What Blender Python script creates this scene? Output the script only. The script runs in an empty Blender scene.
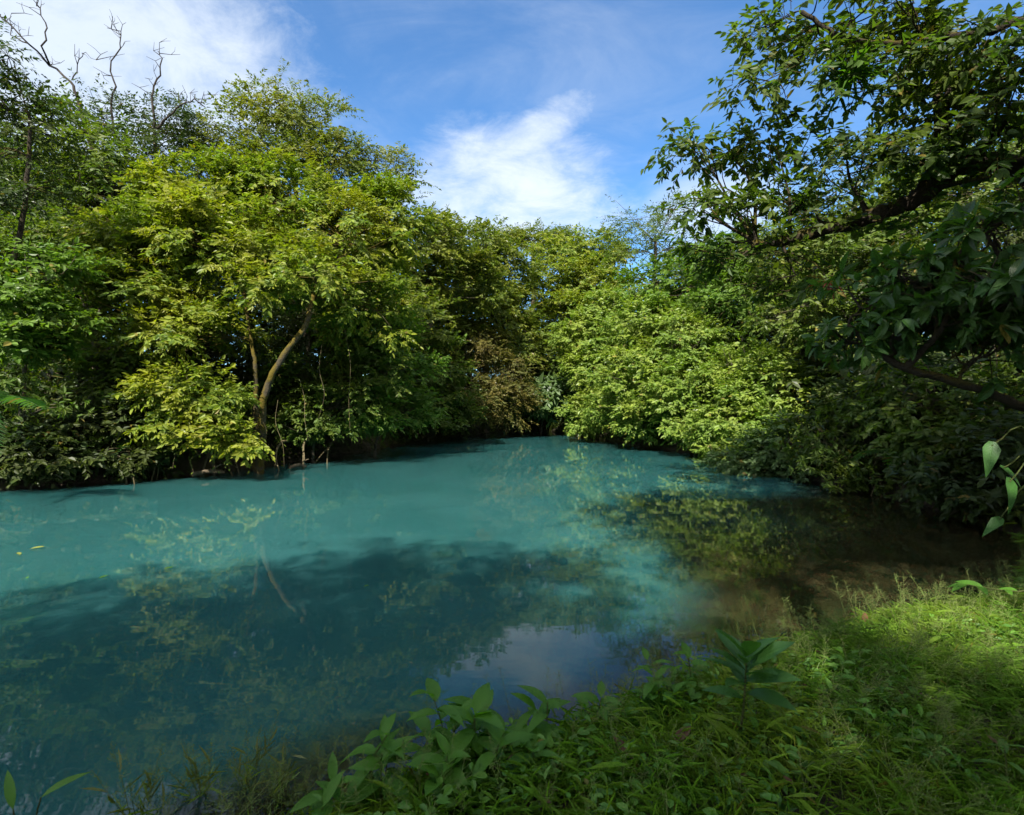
import bpy, math, random
import numpy as np
from mathutils import Vector

# ------------------------------------------------------------------ camera, sky, sun, exposure
C = bpy.context.scene
F = 540.0            # focal length in pixels of a 1024 wide frame
HOR = 403.0          # row of the horizon
CAMZ = 2.0           # metres above the water (the water is z = 0)
cam_d = bpy.data.cameras.new('camera')
cam = bpy.data.objects.new('camera', cam_d)
C.collection.objects.link(cam)
cam_d.sensor_width = 36.0
cam_d.lens = 36.0 * F / 1024.0
cam_d.clip_end = 2000
cam_d.clip_start = 0.05
cam.location = (0, 0, CAMZ)
cam.rotation_euler = (math.radians(90) - math.atan((407.5 - HOR) / F), 0, 0)
C.camera = cam

SUN_EL, SUN_AZ = 46.0, 198.0     # azimuth clockwise from +Y: behind the camera, to the left
sun_d = bpy.data.lights.new('sun', 'SUN')
sun_d.energy = 5.0
sun_d.angle = math.radians(0.5)
sun_d.color = (1.0, 0.95, 0.85)
sun = bpy.data.objects.new('sun', sun_d)
C.collection.objects.link(sun)
_e, _a = math.radians(SUN_EL), math.radians(SUN_AZ)
TO_SUN = Vector((math.sin(_a) * math.cos(_e), math.cos(_a) * math.cos(_e), math.sin(_e)))
sun.rotation_euler = TO_SUN.to_track_quat('Z', 'Y').to_euler()
sun.location = TO_SUN * 60

C.view_settings.view_transform = 'Standard'
C.view_settings.look = 'None'
C.view_settings.exposure = 1.1
C.view_settings.gamma = 1.0
C.view_settings.use_curve_mapping = False
C.render.engine = 'CYCLES'
C.cycles.use_denoising = True
C.cycles.denoising_input_passes = 'RGB'
C.cycles.max_bounces = 7
C.cycles.diffuse_bounces = 3
C.cycles.glossy_bounces = 3
C.cycles.transmission_bounces = 4
C.cycles.transparent_max_bounces = 4
C.cycles.caustics_reflective = False
C.cycles.caustics_refractive = False
C.cycles.sample_clamp_indirect = 4.0


def pdir(px, py):
    return np.array([(px - 512) / F, 1.0, (HOR - py) / F])


def P(px, py, d):
    """world point seen at pixel (px, py) at depth d metres"""
    return np.array([0, 0, CAMZ]) + pdir(px, py) * d


world = bpy.data.worlds.new('World')
C.world = world
world.use_nodes = True
wn, wl = world.node_tree.nodes, world.node_tree.links
wn.clear()


class G:
    """small helper for wiring node trees"""
    def __init__(s, tree):
        s.t = tree

    def n(s, kind, **kw):
        nd = s.t.nodes.new(kind)
        for k, v in kw.items():
            if k.startswith('i_'):
                nd.inputs[k[2:].replace('_', ' ')].default_value = v
            else:
                setattr(nd, k, v)
        return nd

    def l(s, a, b):
        s.t.links.new(a, b)

    def put(s, v, sock):
        if hasattr(v, 'is_output'):
            s.l(v, sock)
        else:
            sock.default_value = v

    def m(s, op, a, b=0.0, c=None, clamp=False):
        nd = s.t.nodes.new('ShaderNodeMath')
        nd.operation = op
        nd.use_clamp = clamp
        s.put(a, nd.inputs[0])
        s.put(b, nd.inputs[1])
        if c is not None:
            s.put(c, nd.inputs[2])
        return nd.outputs[0]

    def dot(s, a, v):
        nd = s.t.nodes.new('ShaderNodeVectorMath')
        nd.operation = 'DOT_PRODUCT'
        s.l(a, nd.inputs[0])
        nd.inputs[1].default_value = v
        return nd.outputs['Value']

    def mix(s, f, a, b, mode='MIX'):
        nd = s.t.nodes.new('ShaderNodeMix')
        nd.data_type = 'RGBA'
        nd.blend_type = mode
        s.put(f, nd.inputs[0])
        s.put(a, nd.inputs[6])
        s.put(b, nd.inputs[7])
        return nd.outputs[2]

    def ramp(s, f, x0, x1, y0=0.0, y1=1.0):
        nd = s.t.nodes.new('ShaderNodeMapRange')
        nd.interpolation_type = 'SMOOTHSTEP'
        s.put(f, nd.inputs[0])
        nd.inputs[1].default_value = x0
        nd.inputs[2].default_value = x1
        nd.inputs[3].default_value = y0
        nd.inputs[4].default_value = y1
        return nd.outputs[0]

    def noise(s, vec, scale, detail=4, rough=0.55, dist=0.0):
        nd = s.t.nodes.new('ShaderNodeTexNoise')
        nd.inputs['Scale'].default_value = scale
        nd.inputs['Detail'].default_value = detail
        nd.inputs['Roughness'].default_value = rough
        nd.inputs['Distortion'].default_value = dist
        if vec is not None:
            s.l(vec, nd.inputs['Vector'])
        return nd.outputs[0]


g = G(world.node_tree)
sky = g.n('ShaderNodeTexSky', sky_type='NISHITA', sun_disc=False)
sky.sun_elevation = math.radians(SUN_EL)
sky.sun_rotation = math.radians(SUN_AZ)
sky.altitude = 600
sky.air_density = 1.0
sky.dust_density = 0.35
sky.ozone_density = 2.2
tc = g.n('ShaderNodeTexCoord')
vec = tc.outputs['Generated']
sep = g.n('ShaderNodeSeparateXYZ')
g.l(vec, sep.inputs[0])
# cloud-layer coordinates (a flat layer seen in perspective)
den = g.m('ADD', g.m('MAXIMUM', sep.outputs['Z'], 0.0), 0.12)
comb = g.n('ShaderNodeCombineXYZ')
g.l(g.m('DIVIDE', sep.outputs['X'], den), comb.inputs[0])
g.l(g.m('DIVIDE', sep.outputs['Y'], den), comb.inputs[1])
layer = comb.outputs[0]
n_big = g.noise(layer, 1.6, 8, 0.62, 0.6)
n_fine = g.noise(layer, 4.2, 9, 0.66, 0.35)
mp = g.n('ShaderNodeMapping')
mp.inputs['Rotation'].default_value = (0, 0, 0.9)
mp.inputs['Scale'].default_value = (1.0, 1.7, 1.0)
g.l(layer, mp.inputs[0])
n_str = g.noise(mp.outputs[0], 1.7, 8, 0.62, 0.9)


def cloud_mask(px, py, qx, qy, half_w):
    """elliptical patch of sky whose long axis runs between two directions; positive inside"""
    a = pdir(px, py); a /= np.linalg.norm(a)
    b = pdir(qx, qy); b /= np.linalg.norm(b)
    c = (a + b) / 2; c /= np.linalg.norm(c)
    e1 = (b - a); ra = np.linalg.norm(e1) / 2; e1 /= np.linalg.norm(e1)
    e2 = np.cross(c, e1); rb = half_w / F
    u = g.m('POWER', g.m('DIVIDE', g.m('ABSOLUTE', g.m('SUBTRACT', g.dot(vec, tuple(e1)), float(np.dot(c, e1)))), ra), 2.0)
    v = g.m('POWER', g.m('DIVIDE', g.m('ABSOLUTE', g.dot(vec, tuple(e2))), rb), 2.0)
    front = g.ramp(g.dot(vec, tuple(c)), 0.3, 0.5)
    return g.m('MULTIPLY', g.m('SUBTRACT', 1.0, g.m('ADD', u, v)), front)


def fluff(mask, noise, k, lo, hi):
    return g.ramp(g.m('ADD', mask, g.m('MULTIPLY', g.m('SUBTRACT', noise, 0.5), k)), lo, hi)


c1 = fluff(cloud_mask(-330, -20, 345, 100, 100), n_fine, 2.0, -0.10, 1.05)
c2 = fluff(cloud_mask(375, 190, 640, 205, 66), n_fine, 2.2, -0.25, 1.35)
c3 = fluff(cloud_mask(450, 190, 600, 95, 24), n_fine, 2.4, -0.2, 1.6)
c6 = fluff(cloud_mask(420, 60, 800, 90, 80), n_str, 3.0, 0.0, 2.0)
c4 = fluff(cloud_mask(-60, 230, 170, 225, 70), n_big, 2.0, -0.1, 1.0)
c5 = fluff(cloud_mask(620, 190, 800, 250, 70), n_big, 2.4, 0.0, 1.3)
cirrus = g.m('MULTIPLY', g.m('MULTIPLY', g.ramp(n_str, 0.35, 0.95), g.ramp(n_big, 0.35, 0.7)), 0.40)
fill_cloud = g.m('MULTIPLY', g.ramp(n_big, 0.34, 0.56), g.ramp(sep.outputs['Y'], 0.52, 0.25))   # bright broken cloud added out of view, overhead and behind, as fill light
cl = cirrus
for c_, k_ in ((c1, 0.76), (c2, 0.85), (c3, 0.9), (c6, 0.28), (c4, 0.85), (c5, 0.6), (fill_cloud, 0.95)):
    cl = g.m('MAXIMUM', cl, g.m('MULTIPLY', c_, k_))
cloud_shade = g.ramp(n_fine, 0.25, 0.75, 0.80, 1.0)
ccol = g.mix(cloud_shade, (2.4, 2.95, 3.7, 1), (4.0, 4.3, 4.6, 1))
ccol = g.mix(fill_cloud, ccol, (5.8, 5.8, 5.4, 1))
skyc = g.mix(cl, g.mix(1.0, sky.outputs[0], (0.50, 0.77, 0.95, 1), 'MULTIPLY'), ccol)
bg = g.n('ShaderNodeBackground')
bg.inputs['Strength'].default_value = 0.125
g.l(skyc, bg.inputs['Color'])
out = g.n('ShaderNodeOutputWorld')
g.l(bg.outputs[0], out.inputs[0])

# ------------------------------------------------------------------ materials


def new_mat(name):
    m = bpy.data.materials.new(name)
    m.use_nodes = True
    m.node_tree.nodes.clear()
    return m, G(m.node_tree)


def leaf_mat(name, c1, c2, c3=None, trans=0.36, tcol=None, rough=0.52, spec=0.38, veins=False, patch=0.7):
    """leaf: hue differs from leaf to leaf and gently from patch to patch; thin, so light comes through"""
    m, g = new_mat(name)
    geo = g.n('ShaderNodeNewGeometry')
    tcn = g.n('ShaderNodeTexCoord')
    r = geo.outputs['Random Per Island']
    col = g.mix(g.ramp(r, 0.0, 1.0), (*c1, 1), (*c2, 1))
    n = g.noise(tcn.outputs['Object'], patch, 4, 0.7)
    if c3:
        col = g.mix(g.m('MULTIPLY', g.ramp(n, 0.42, 0.62), 0.9), col, (*c3, 1))
    odd = g.ramp(g.m('FRACT', g.m('MULTIPLY', r, 37.7)), 0.985, 0.99)
    col = g.mix(g.m('MULTIPLY', odd, 0.7), col, (0.20, 0.13, 0.03, 1))
    val = g.m('ADD', 0.70, g.m('MULTIPLY', g.m('FRACT', g.m('MULTIPLY', r, 91.3)), 0.6))
    hs = g.n('ShaderNodeHueSaturation')
    g.l(val, hs.inputs['Value'])
    g.l(col, hs.inputs['Color'])
    col = hs.outputs[0]
    pb = g.n('ShaderNodeBsdfPrincipled')
    if veins:
        at = g.n('ShaderNodeAttribute', attribute_name='luv')
        sp = g.n('ShaderNodeSeparateXYZ')
        g.l(at.outputs['Vector'], sp.inputs[0])
        ab = g.m('ABSOLUTE', sp.outputs['Y'])
        ph = g.m('SINE', g.m('MULTIPLY', g.m('SUBTRACT', sp.outputs['X'], g.m('MULTIPLY', ab, 0.22)), 62.0))
        vein = g.m('MAXIMUM', g.ramp(ph, 0.80, 1.0), g.ramp(ab, 0.10, 0.03))
        col = g.mix(g.m('MULTIPLY', vein, 0.28), col, g.mix(1.0, col, (2.2, 2.0, 1.8, 1), 'MULTIPLY'))
        bp = g.n('ShaderNodeBump')
        bp.inputs['Strength'].default_value = 0.5
        bp.inputs['Distance'].default_value = 0.003
        g.l(g.m('MULTIPLY', vein, -1.0), bp.inputs['Height'])
        g.l(bp.outputs[0], pb.inputs['Normal'])
    g.l(col, pb.inputs['Base Color'])
    g.l(g.ramp(g.m('FRACT', g.m('MULTIPLY', r, 13.1)), 0, 1, rough - 0.1, rough + 0.15), pb.inputs['Roughness'])
    pb.inputs['Specular IOR Level'].default_value = spec
    tr = g.n('ShaderNodeBsdfTranslucent')
    g.l(g.mix(1.0, col, (*(tcol or (1.6, 1.8, 0.5)), 1), 'MULTIPLY'), tr.inputs['Color'])
    ms = g.n('ShaderNodeMixShader')
    ms.inputs[0].default_value = trans
    g.l(pb.outputs[0], ms.inputs[1])
    g.l(tr.outputs[0], ms.inputs[2])
    o = g.n('ShaderNodeOutputMaterial')
    g.l(ms.outputs[0], o.inputs[0])
    return m


def bark_mat(name, c1, c2, moss=None, moss_amt=0.5, scale=6.0):
    m, g = new_mat(name)
    tcn = g.n('ShaderNodeTexCoord')
    ob = tcn.outputs['Object']
    n1 = g.noise(ob, scale, 6, 0.65)
    n2 = g.noise(ob, scale * 5, 5, 0.7)
    col = g.mix(g.ramp(n1, 0.35, 0.65), (*c1, 1), (*c2, 1))
    if moss:
        n3 = g.noise(ob, 1.7, 5, 0.7)
        geo = g.n('ShaderNodeNewGeometry')
        up = g.n('ShaderNodeSeparateXYZ')
        g.l(geo.outputs['Normal'], up.inputs[0])
        mk = g.ramp(g.m('ADD', n3, g.m('MULTIPLY', up.outputs['Z'], 0.14)), 0.62 - 0.28 * moss_amt, 0.74 - 0.22 * moss_amt)
        mcol = g.mix(g.ramp(n2, 0.3, 0.7), (*moss, 1), (moss[0] * 1.9, moss[1] * 1.35, moss[2], 1))
        col = g.mix(mk, col, mcol)
    pb = g.n('ShaderNodeBsdfPrincipled')
    g.l(col, pb.inputs['Base Color'])
    pb.inputs['Roughness'].default_value = 0.9
    pb.inputs['Specular IOR Level'].default_value = 0.2
    bp = g.n('ShaderNodeBump')
    bp.inputs['Strength'].default_value = 0.9
    bp.inputs['Distance'].default_value = 0.03
    g.l(g.m('ADD', n1, g.m('MULTIPLY', n2, 0.6)), bp.inputs['Height'])
    g.l(bp.outputs[0], pb.inputs['Normal'])
    o = g.n('ShaderNodeOutputMaterial')
    g.l(pb.outputs[0], o.inputs[0])
    return m


M = {
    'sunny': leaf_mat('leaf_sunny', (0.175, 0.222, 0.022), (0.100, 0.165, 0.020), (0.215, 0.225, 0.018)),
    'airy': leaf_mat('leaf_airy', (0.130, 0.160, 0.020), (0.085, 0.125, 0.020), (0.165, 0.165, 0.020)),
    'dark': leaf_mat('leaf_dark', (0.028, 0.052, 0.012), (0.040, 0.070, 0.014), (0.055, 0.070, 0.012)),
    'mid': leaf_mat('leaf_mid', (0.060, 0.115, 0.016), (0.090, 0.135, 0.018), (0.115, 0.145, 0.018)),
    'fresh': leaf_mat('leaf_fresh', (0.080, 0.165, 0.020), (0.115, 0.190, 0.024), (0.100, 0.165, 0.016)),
    'lime': leaf_mat('leaf_lime', (0.175, 0.250, 0.036), (0.125, 0.205, 0.034), (0.215, 0.265, 0.040)),
    'olive': leaf_mat('leaf_olive', (0.120, 0.160, 0.020), (0.080, 0.125, 0.020), (0.165, 0.180, 0.018)),
    'rust': leaf_mat('leaf_rust', (0.120, 0.115, 0.026), (0.085, 0.105, 0.022), (0.135, 0.105, 0.022)),
    'pale': leaf_mat('leaf_pale', (0.110, 0.170, 0.060), (0.085, 0.140, 0.045)),
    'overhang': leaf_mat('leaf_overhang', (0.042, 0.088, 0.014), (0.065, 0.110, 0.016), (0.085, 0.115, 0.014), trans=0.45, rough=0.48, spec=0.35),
    'glossy': leaf_mat('leaf_glossy', (0.030, 0.080, 0.018), (0.045, 0.095, 0.018), trans=0.32, rough=0.46, spec=0.4, veins=True),
    'herb': leaf_mat('leaf_herb', (0.125, 0.300, 0.026), (0.095, 0.250, 0.024), trans=0.40, rough=0.48, spec=0.4, veins=True),
    'seedling': leaf_mat('leaf_seedling', (0.055, 0.165, 0.036), (0.075, 0.195, 0.036), trans=0.33, rough=0.38, veins=True),
    'creeper': leaf_mat('leaf_creeper', (0.085, 0.215, 0.030), (0.120, 0.250, 0.032), trans=0.34),
    'grass': leaf_mat('leaf_grass', (0.155, 0.285, 0.030), (0.105, 0.225, 0.024), (0.190, 0.275, 0.030), trans=0.36, patch=1.2),
    'panicle': leaf_mat('grass_panicle', (0.19, 0.28, 0.065), (0.21, 0.22, 0.08), trans=0.35),
    'fern': leaf_mat('leaf_fern', (0.040, 0.105, 0.020), (0.055, 0.125, 0.022), trans=0.36),
    'epiphyte': leaf_mat('leaf_epiphyte', (0.085, 0.190, 0.014), (0.060, 0.150, 0.012), trans=0.42),
    'red': leaf_mat('leaf_red', (0.28, 0.055, 0.030), (0.20, 0.06, 0.03)),
    'dead': leaf_mat('leaf_dead', (0.17, 0.075, 0.030), (0.10, 0.050, 0.022), trans=0.15, rough=0.6),
    'floating': leaf_mat('leaf_floating', (0.22, 0.26, 0.05), (0.18, 0.22, 0.04), trans=0.2),
    'bark': bark_mat('bark_grey', (0.060, 0.048, 0.036), (0.115, 0.095, 0.070), (0.050, 0.060, 0.012), 0.35),
    'mossy': bark_mat('bark_mossy', (0.040, 0.033, 0.022), (0.085, 0.068, 0.045), (0.065, 0.060, 0.010), 0.8, 9.0),
    'barkdark': bark_mat('bark_dark', (0.022, 0.017, 0.012), (0.045, 0.036, 0.026), (0.045, 0.045, 0.010), 0.45),
    'deadwood': bark_mat('bark_dead', (0.026, 0.021, 0.017), (0.055, 0.046, 0.037)),
    'pale_wood': bark_mat('wood_pale', (0.12, 0.09, 0.06), (0.19, 0.15, 0.10)),
    'vine': bark_mat('vine_stem', (0.10, 0.080, 0.045), (0.16, 0.13, 0.07), None, 0),
    'stem': bark_mat('green_stem', (0.060, 0.085, 0.020), (0.090, 0.100, 0.030), None, 0, 20),
}

# ------------------------------------------------------------------ mesh helpers


class MB:
    """collects vertices and faces (numpy) and links them as ONE mesh object"""
    def __init__(s):
        s.v, s.f3, s.f4, s.uv, s.n = [], [], [], [], 0

    def add(s, v, f, uv=None):
        v = np.asarray(v, float).reshape(-1, 3)
        f = np.asarray(f, np.int64) + s.n
        (s.f3 if f.shape[1] == 3 else s.f4).append(f)
        s.v.append(v)
        s.uv.append(uv if uv is not None else np.zeros((len(v), 3)))
        s.n += len(v)

    def build(s, name, mat, parent=None, origin=(0, 0, 0), smooth=True, uv=False):
        v = np.concatenate(s.v) - np.asarray(origin, float)
        me = bpy.data.meshes.new(name)
        f3 = np.concatenate(s.f3) if s.f3 else np.zeros((0, 3), np.int64)
        f4 = np.concatenate(s.f4) if s.f4 else np.zeros((0, 4), np.int64)
        me.vertices.add(len(v))
        me.vertices.foreach_set('co', v.astype(np.float32).ravel())
        loops = np.concatenate([f3.ravel(), f4.ravel()]).astype(np.int32)
        me.loops.add(len(loops))
        me.loops.foreach_set('vertex_index', loops)
        np_ = len(f3) + len(f4)
        me.polygons.add(np_)
        st = np.concatenate([np.arange(len(f3)) * 3, len(f3) * 3 + np.arange(len(f4)) * 4]).astype(np.int32)
        me.polygons.foreach_set('loop_start', st)
        me.polygons.foreach_set('use_smooth', np.full(np_, smooth))
        if uv:
            at = me.attributes.new('luv', 'FLOAT_VECTOR', 'POINT')
            at.data.foreach_set('vector', np.concatenate(s.uv).astype(np.float32).ravel())
        me.update(calc_edges=True)
        me.validate()
        if mat:
            me.materials.append(mat)
        o = bpy.data.objects.new(name, me)
        C.collection.objects.link(o)
        if parent:
            o.parent = parent
        return o


def tag(o, label=None, cat=None, group=None, kind=None):
    if label: o['label'] = label
    if cat: o['category'] = cat
    if group: o['group'] = group
    if kind: o['kind'] = kind
    return o


def thing(name, loc, label, cat, group=None):
    o = bpy.data.objects.new(name, None)
    o.empty_display_size = 0.3
    o.location = [float(x) for x in loc]
    C.collection.objects.link(o)
    return tag(o, label, cat, group)


def dup(root, loc, rz=0.0, sc=1.0, label=None, group=None):
    r = root.copy()
    C.collection.objects.link(r)
    r.location = [float(x) for x in loc]
    r.rotation_euler = (0, 0, rz)
    r.scale = (sc, sc, sc)
    if label: r['label'] = label
    if group: r['group'] = group
    for ch in list(root.children):
        c = ch.copy()
        C.collection.objects.link(c)
        c.parent = r
        for s in list(ch.children):
            d = s.copy()
            C.collection.objects.link(d)
            d.parent = c
    return r


def nrm(a):
    a = np.asarray(a, float)
    return a / np.maximum(np.linalg.norm(a, axis=-1, keepdims=True), 1e-9)


def spline(pts, n):
    p = np.asarray(pts, float)
    if len(p) < 3:
        t = np.linspace(0, 1, n)[:, None]
        return p[0] * (1 - t) + p[-1] * t
    q = np.vstack([2 * p[0] - p[1], p, 2 * p[-1] - p[-2]])
    out = []
    for u in np.linspace(0, len(p) - 1 - 1e-6, n):
        i = int(u); t = u - i
        a, b, c, d = q[i:i + 4]
        out.append(0.5 * ((2 * b) + (c - a) * t + (2 * a - 5 * b + 4 * c - d) * t * t + (3 * b - a - 3 * c + d) * t ** 3))
    return np.array(out)


def tube(mb, path, rad, sides=7, rng=None, lump=0.0):
    path = np.asarray(path, float)
    n = len(path)
    rad = np.interp(np.linspace(0, 1, n), np.linspace(0, 1, len(rad)), rad)
    tan = nrm(np.gradient(path, axis=0))
    ref = np.array([0.31, 0.95, 0.12]) if abs(tan[:, 2]).mean() > 0.6 else np.array([0.1, 0.05, 1.0])
    s = nrm(np.cross(tan, ref))
    u = np.cross(s, tan)
    a = np.linspace(0, 2 * np.pi, sides, endpoint=False)
    ring = np.cos(a)[None, :, None] * s[:, None, :] + np.sin(a)[None, :, None] * u[:, None, :]
    rr = rad[:, None, None] * np.ones((n, sides, 1))
    if rng is not None and lump:
        rr = rr * (1 + lump * rng.normal(size=rr.shape))
    v = path[:, None, :] + ring * rr
    i, j = np.meshgrid(np.arange(n - 1), np.arange(sides), indexing='ij')
    j2 = (j + 1) % sides
    f = np.stack([i * sides + j, i * sides + j2, (i + 1) * sides + j2, (i + 1) * sides + j], -1).reshape(-1, 4)
    v = v.reshape(-1, 3)
    k = len(v)
    v = np.vstack([v, path[-1] + tan[-1] * rad[-1] * 0.6])
    mb.add(v, f)
    last = (n - 1) * sides
    tri = np.stack([last + np.arange(sides), last + (np.arange(sides) + 1) % sides, np.full(sides, k)], -1) - 0
    mb.f3.append(tri + (mb.n - len(v)))


def sticks(mb, p0, p1, r0, r1):
    """many thin three-sided twigs at once"""
    p0, p1 = np.asarray(p0, float), np.asarray(p1, float)
    n = len(p0)
    d = nrm(p1 - p0)
    ref = np.where(np.abs(d[:, 2:3]) > 0.8, np.array([[1.0, 0, 0]]), np.array([[0, 0, 1.0]]))
    s = nrm(np.cross(d, ref)); u = np.cross(s, d)
    a = np.array([0, 2.094, 4.189])
    ring = np.cos(a)[None, :, None] * s[:, None] + np.sin(a)[None, :, None] * u[:, None]
    r0 = np.broadcast_to(np.asarray(r0, float).reshape(-1, 1, 1), (n, 1, 1))
    r1 = np.broadcast_to(np.asarray(r1, float).reshape(-1, 1, 1), (n, 1, 1))
    v = np.concatenate([p0[:, None] + ring * r0, p1[:, None] + ring * r1], 1)
    f = np.array([[0, 1, 4, 3], [1, 2, 5, 4], [2, 0, 3, 5]])
    mb.add(v.reshape(-1, 3), (f[None] + (np.arange(n) * 6)[:, None, None]).reshape(-1, 4))


# leaf templates: x along the leaf (0..1), y across (-.5...5), z = fold
def _grid_leaf(st, wd, fold=0.35):
    v, uv = [], []
    for s_, w_ in zip(st, wd):
        for k in (-1, 0, 1):
            v.append((s_, 0.5 * w_ * k, fold * 0.5 * w_ * abs(k)))
            uv.append((s_, k, 0))
    f = []
    for i in range(len(st) - 1):
        for k in (0, 1):
            a = i * 3 + k
            f.append((a, a + 1, a + 4, a + 3))
    return np.array(v), np.array(f), np.array(uv, float)


TPL = {
    'lo': (np.array([(0, 0, 0), (0.42, -0.5, 0.12), (1, 0, 0), (0.42, 0.5, 0.12)]), np.array([(0, 1, 2), (0, 2, 3)]), None),
    'mid': (np.array([(0, 0, 0), (0.25, -0.42, 0.14), (0.62, -0.40, 0.12), (1, 0, -0.02), (0.62, 0.40, 0.12), (0.25, 0.42, 0.14)]),
            np.array([(0, 1, 2, 3), (0, 3, 4, 5)]), None),
    'hi': _grid_leaf([0, 0.04, 0.18, 0.38, 0.60, 0.80, 0.93, 1.0], [0.05, 0.20, 0.72, 1.0, 0.92, 0.58, 0.22, 0.02]),
    'oval': _grid_leaf([0, 0.05, 0.20, 0.42, 0.65, 0.85, 0.96, 1.0], [0.06, 0.16, 0.60, 0.95, 1.0, 0.72, 0.35, 0.02], 0.22),
    'heart': _grid_leaf([-0.16, 0.0, 0.12, 0.35, 0.60, 0.82, 0.95, 1.0], [0.36, 0.80, 1.0, 0.84, 0.55, 0.28, 0.10, 0.01], 0.18),
    'blade': _grid_leaf([0, 0.3, 0.6, 0.85, 1.0], [0.7, 1.0, 0.8, 0.4, 0.02], 0.3),
}


def put_leaves(mb, pos, d, nor, L, W, tpl='lo', curl=0.2):
    """leaves at pos, growing along d, faces towards nor"""
    T, Fc, uv = TPL[tpl]
    n = len(pos)
    if n == 0:
        return
    d = nrm(d)
    s = nrm(np.cross(nor, d))
    nn = np.cross(d, s)
    L = np.broadcast_to(np.asarray(L, float), (n,)); W = np.broadcast_to(np.asarray(W, float), (n,))
    curl = np.broadcast_to(np.asarray(curl, float), (n,))
    x = T[None, :, 0] * L[:, None]
    y = T[None, :, 1] * W[:, None]
    z = T[None, :, 2] * W[:, None] - curl[:, None] * T[None, :, 0] ** 2 * L[:, None]
    v = pos[:, None] + x[..., None] * d[:, None] + y[..., None] * s[:, None] + z[..., None] * nn[:, None]
    k = len(T)
    f = (Fc[None] + (np.arange(n) * k)[:, None, None]).reshape(-1, Fc.shape[1])
    mb.add(v.reshape(-1, 3), f, None if uv is None else np.tile(uv, (n, 1)))


def vnoise(p, seed=0):
    """smooth value noise, 3-D, vectorised, about 0..1"""
    p = np.asarray(p, float)
    i = np.floor(p).astype(np.int64); f = p - i
    f = f * f * (3 - 2 * f)
    r = 0
    for dx in (0, 1):
        for dy in (0, 1):
            for dz in (0, 1):
                h = (i[:, 0] + dx) * 374761393 + (i[:, 1] + dy) * 668265263 + (i[:, 2] + dz) * 2147483647 + seed * 144665
                h = (h ^ (h >> 13)) * 1274126177 & 0x7fffffff
                h = ((h ^ (h >> 16)) & 0xffff) / 65535.0
                w = (f[:, 0] if dx else 1 - f[:, 0]) * (f[:, 1] if dy else 1 - f[:, 1]) * (f[:, 2] if dz else 1 - f[:, 2])
                r = r + h * w
    return r


# ------------------------------------------------------------------ pool outline, terrain, water
SHORE = np.array([(-24, -5), (-10, -1.6), (-4, 0.9), (-2.4, 1.75), (-1.45, 2.35), (-0.66, 2.75), (0.0, 3.05), (0.6, 3.4), (1.3, 3.85),
                  (2.1, 4.3), (2.9, 4.65), (3.8, 5.0), (4.7, 5.3), (5.6, 5.8), (6.6, 6.6), (7.4, 7.6), (7.8, 8.8), (8.1, 11.1),
                  (7.8, 14.4), (7.3, 20.8), (4.8, 29), (3.4, 34), (2.6, 39), (-1.2, 39), (-1.7, 34.5), (-4.2, 30), (-5.3, 25.7), (-7.0, 19.5),
                  (-8.7, 15.2), (-11.8, 12.5), (-17, 10.6), (-30, 9), (-30, -5)], float)


def shore_dist(x, y):
    """signed distance to the waterline: positive on land"""
    p = np.stack([x, y], -1).reshape(-1, 2)
    best = np.full(len(p), 1e9)
    inside = np.zeros(len(p), bool)
    for a, b in zip(SHORE, np.roll(SHORE, -1, 0)):
        ab = b - a
        t = np.clip(((p - a) @ ab) / (ab @ ab), 0, 1)
        best = np.minimum(best, np.hypot(*(p - (a + t[:, None] * ab)).T))
        c = (a[1] > p[:, 1]) != (b[1] > p[:, 1])
        with np.errstate(divide='ignore', invalid='ignore'):
            xi = a[0] + (p[:, 1] - a[1]) * (b[0] - a[0]) / (b[1] - a[1])
        inside ^= c & (p[:, 0] < xi)
    return np.where(inside, -best, best).reshape(np.shape(x))


def ground_z(x, y):
    x = np.asarray(x, float); y = np.asarray(y, float)
    s = shore_dist(x, y)
    p = np.stack([x.ravel(), y.ravel(), 0 * x.ravel()], -1)
    n = ((vnoise(p * 0.9, 3) - 0.5) * 0.35 + (vnoise(p * 2.7, 4) - 0.5) * 0.14).reshape(x.shape)
    s = s + n * np.clip(np.abs(s) + 0.4, 0, 1)
    near = np.clip((7.5 - y) / 2.0, 0, 1)           # the low grassy bank on the camera's side
    land_far = 0.75 * (1 - np.exp(-np.maximum(s, 0) / 0.6)) + 0.09 * np.clip(s, 0, 60)
    land_near = 0.20 * (1 - np.exp(-np.maximum(s, 0) / 0.5)) + 0.05 * np.clip(s, 0, 60)
    land = land_far * (1 - near) + land_near * near
    shallow = np.clip((x - 0.2) / 2.2, 0, 1) * np.clip((15 - y) / 4.0, 0, 1)
    slope = 0.9 * (1 - shallow) + 0.075 * shallow
    bed = -np.minimum(1.3, slope * np.maximum(-s, 0))
    return np.where(s > 0, land + n * 0.35 * np.clip(s, 0, 1), bed)


def gz(x, y):
    return float(ground_z(np.array([x]), np.array([y]))[0])


def axis(lo, hi, fine, far):
    a = np.arange(lo, hi + 1e-6, fine)
    k = np.cumsum(fine * 1.22 ** np.arange(1, 60))
    k = k[k < far]
    return np.concatenate([lo - k[::-1], a, hi + k])


def sheet(name, xs, ys, zf, mat):
    X, Y = np.meshgrid(xs, ys)
    Z = zf(X, Y)
    mb = MB()
    nx, ny = len(xs), len(ys)
    i, j = np.meshgrid(np.arange(ny - 1), np.arange(nx - 1), indexing='ij')
    f = np.stack([i * nx + j, i * nx + j + 1, (i + 1) * nx + j + 1, (i + 1) * nx + j], -1).reshape(-1, 4)
    mb.add(np.stack([X, Y, Z], -1).reshape(-1, 3), f)
    return mb.build(name, mat)


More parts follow.
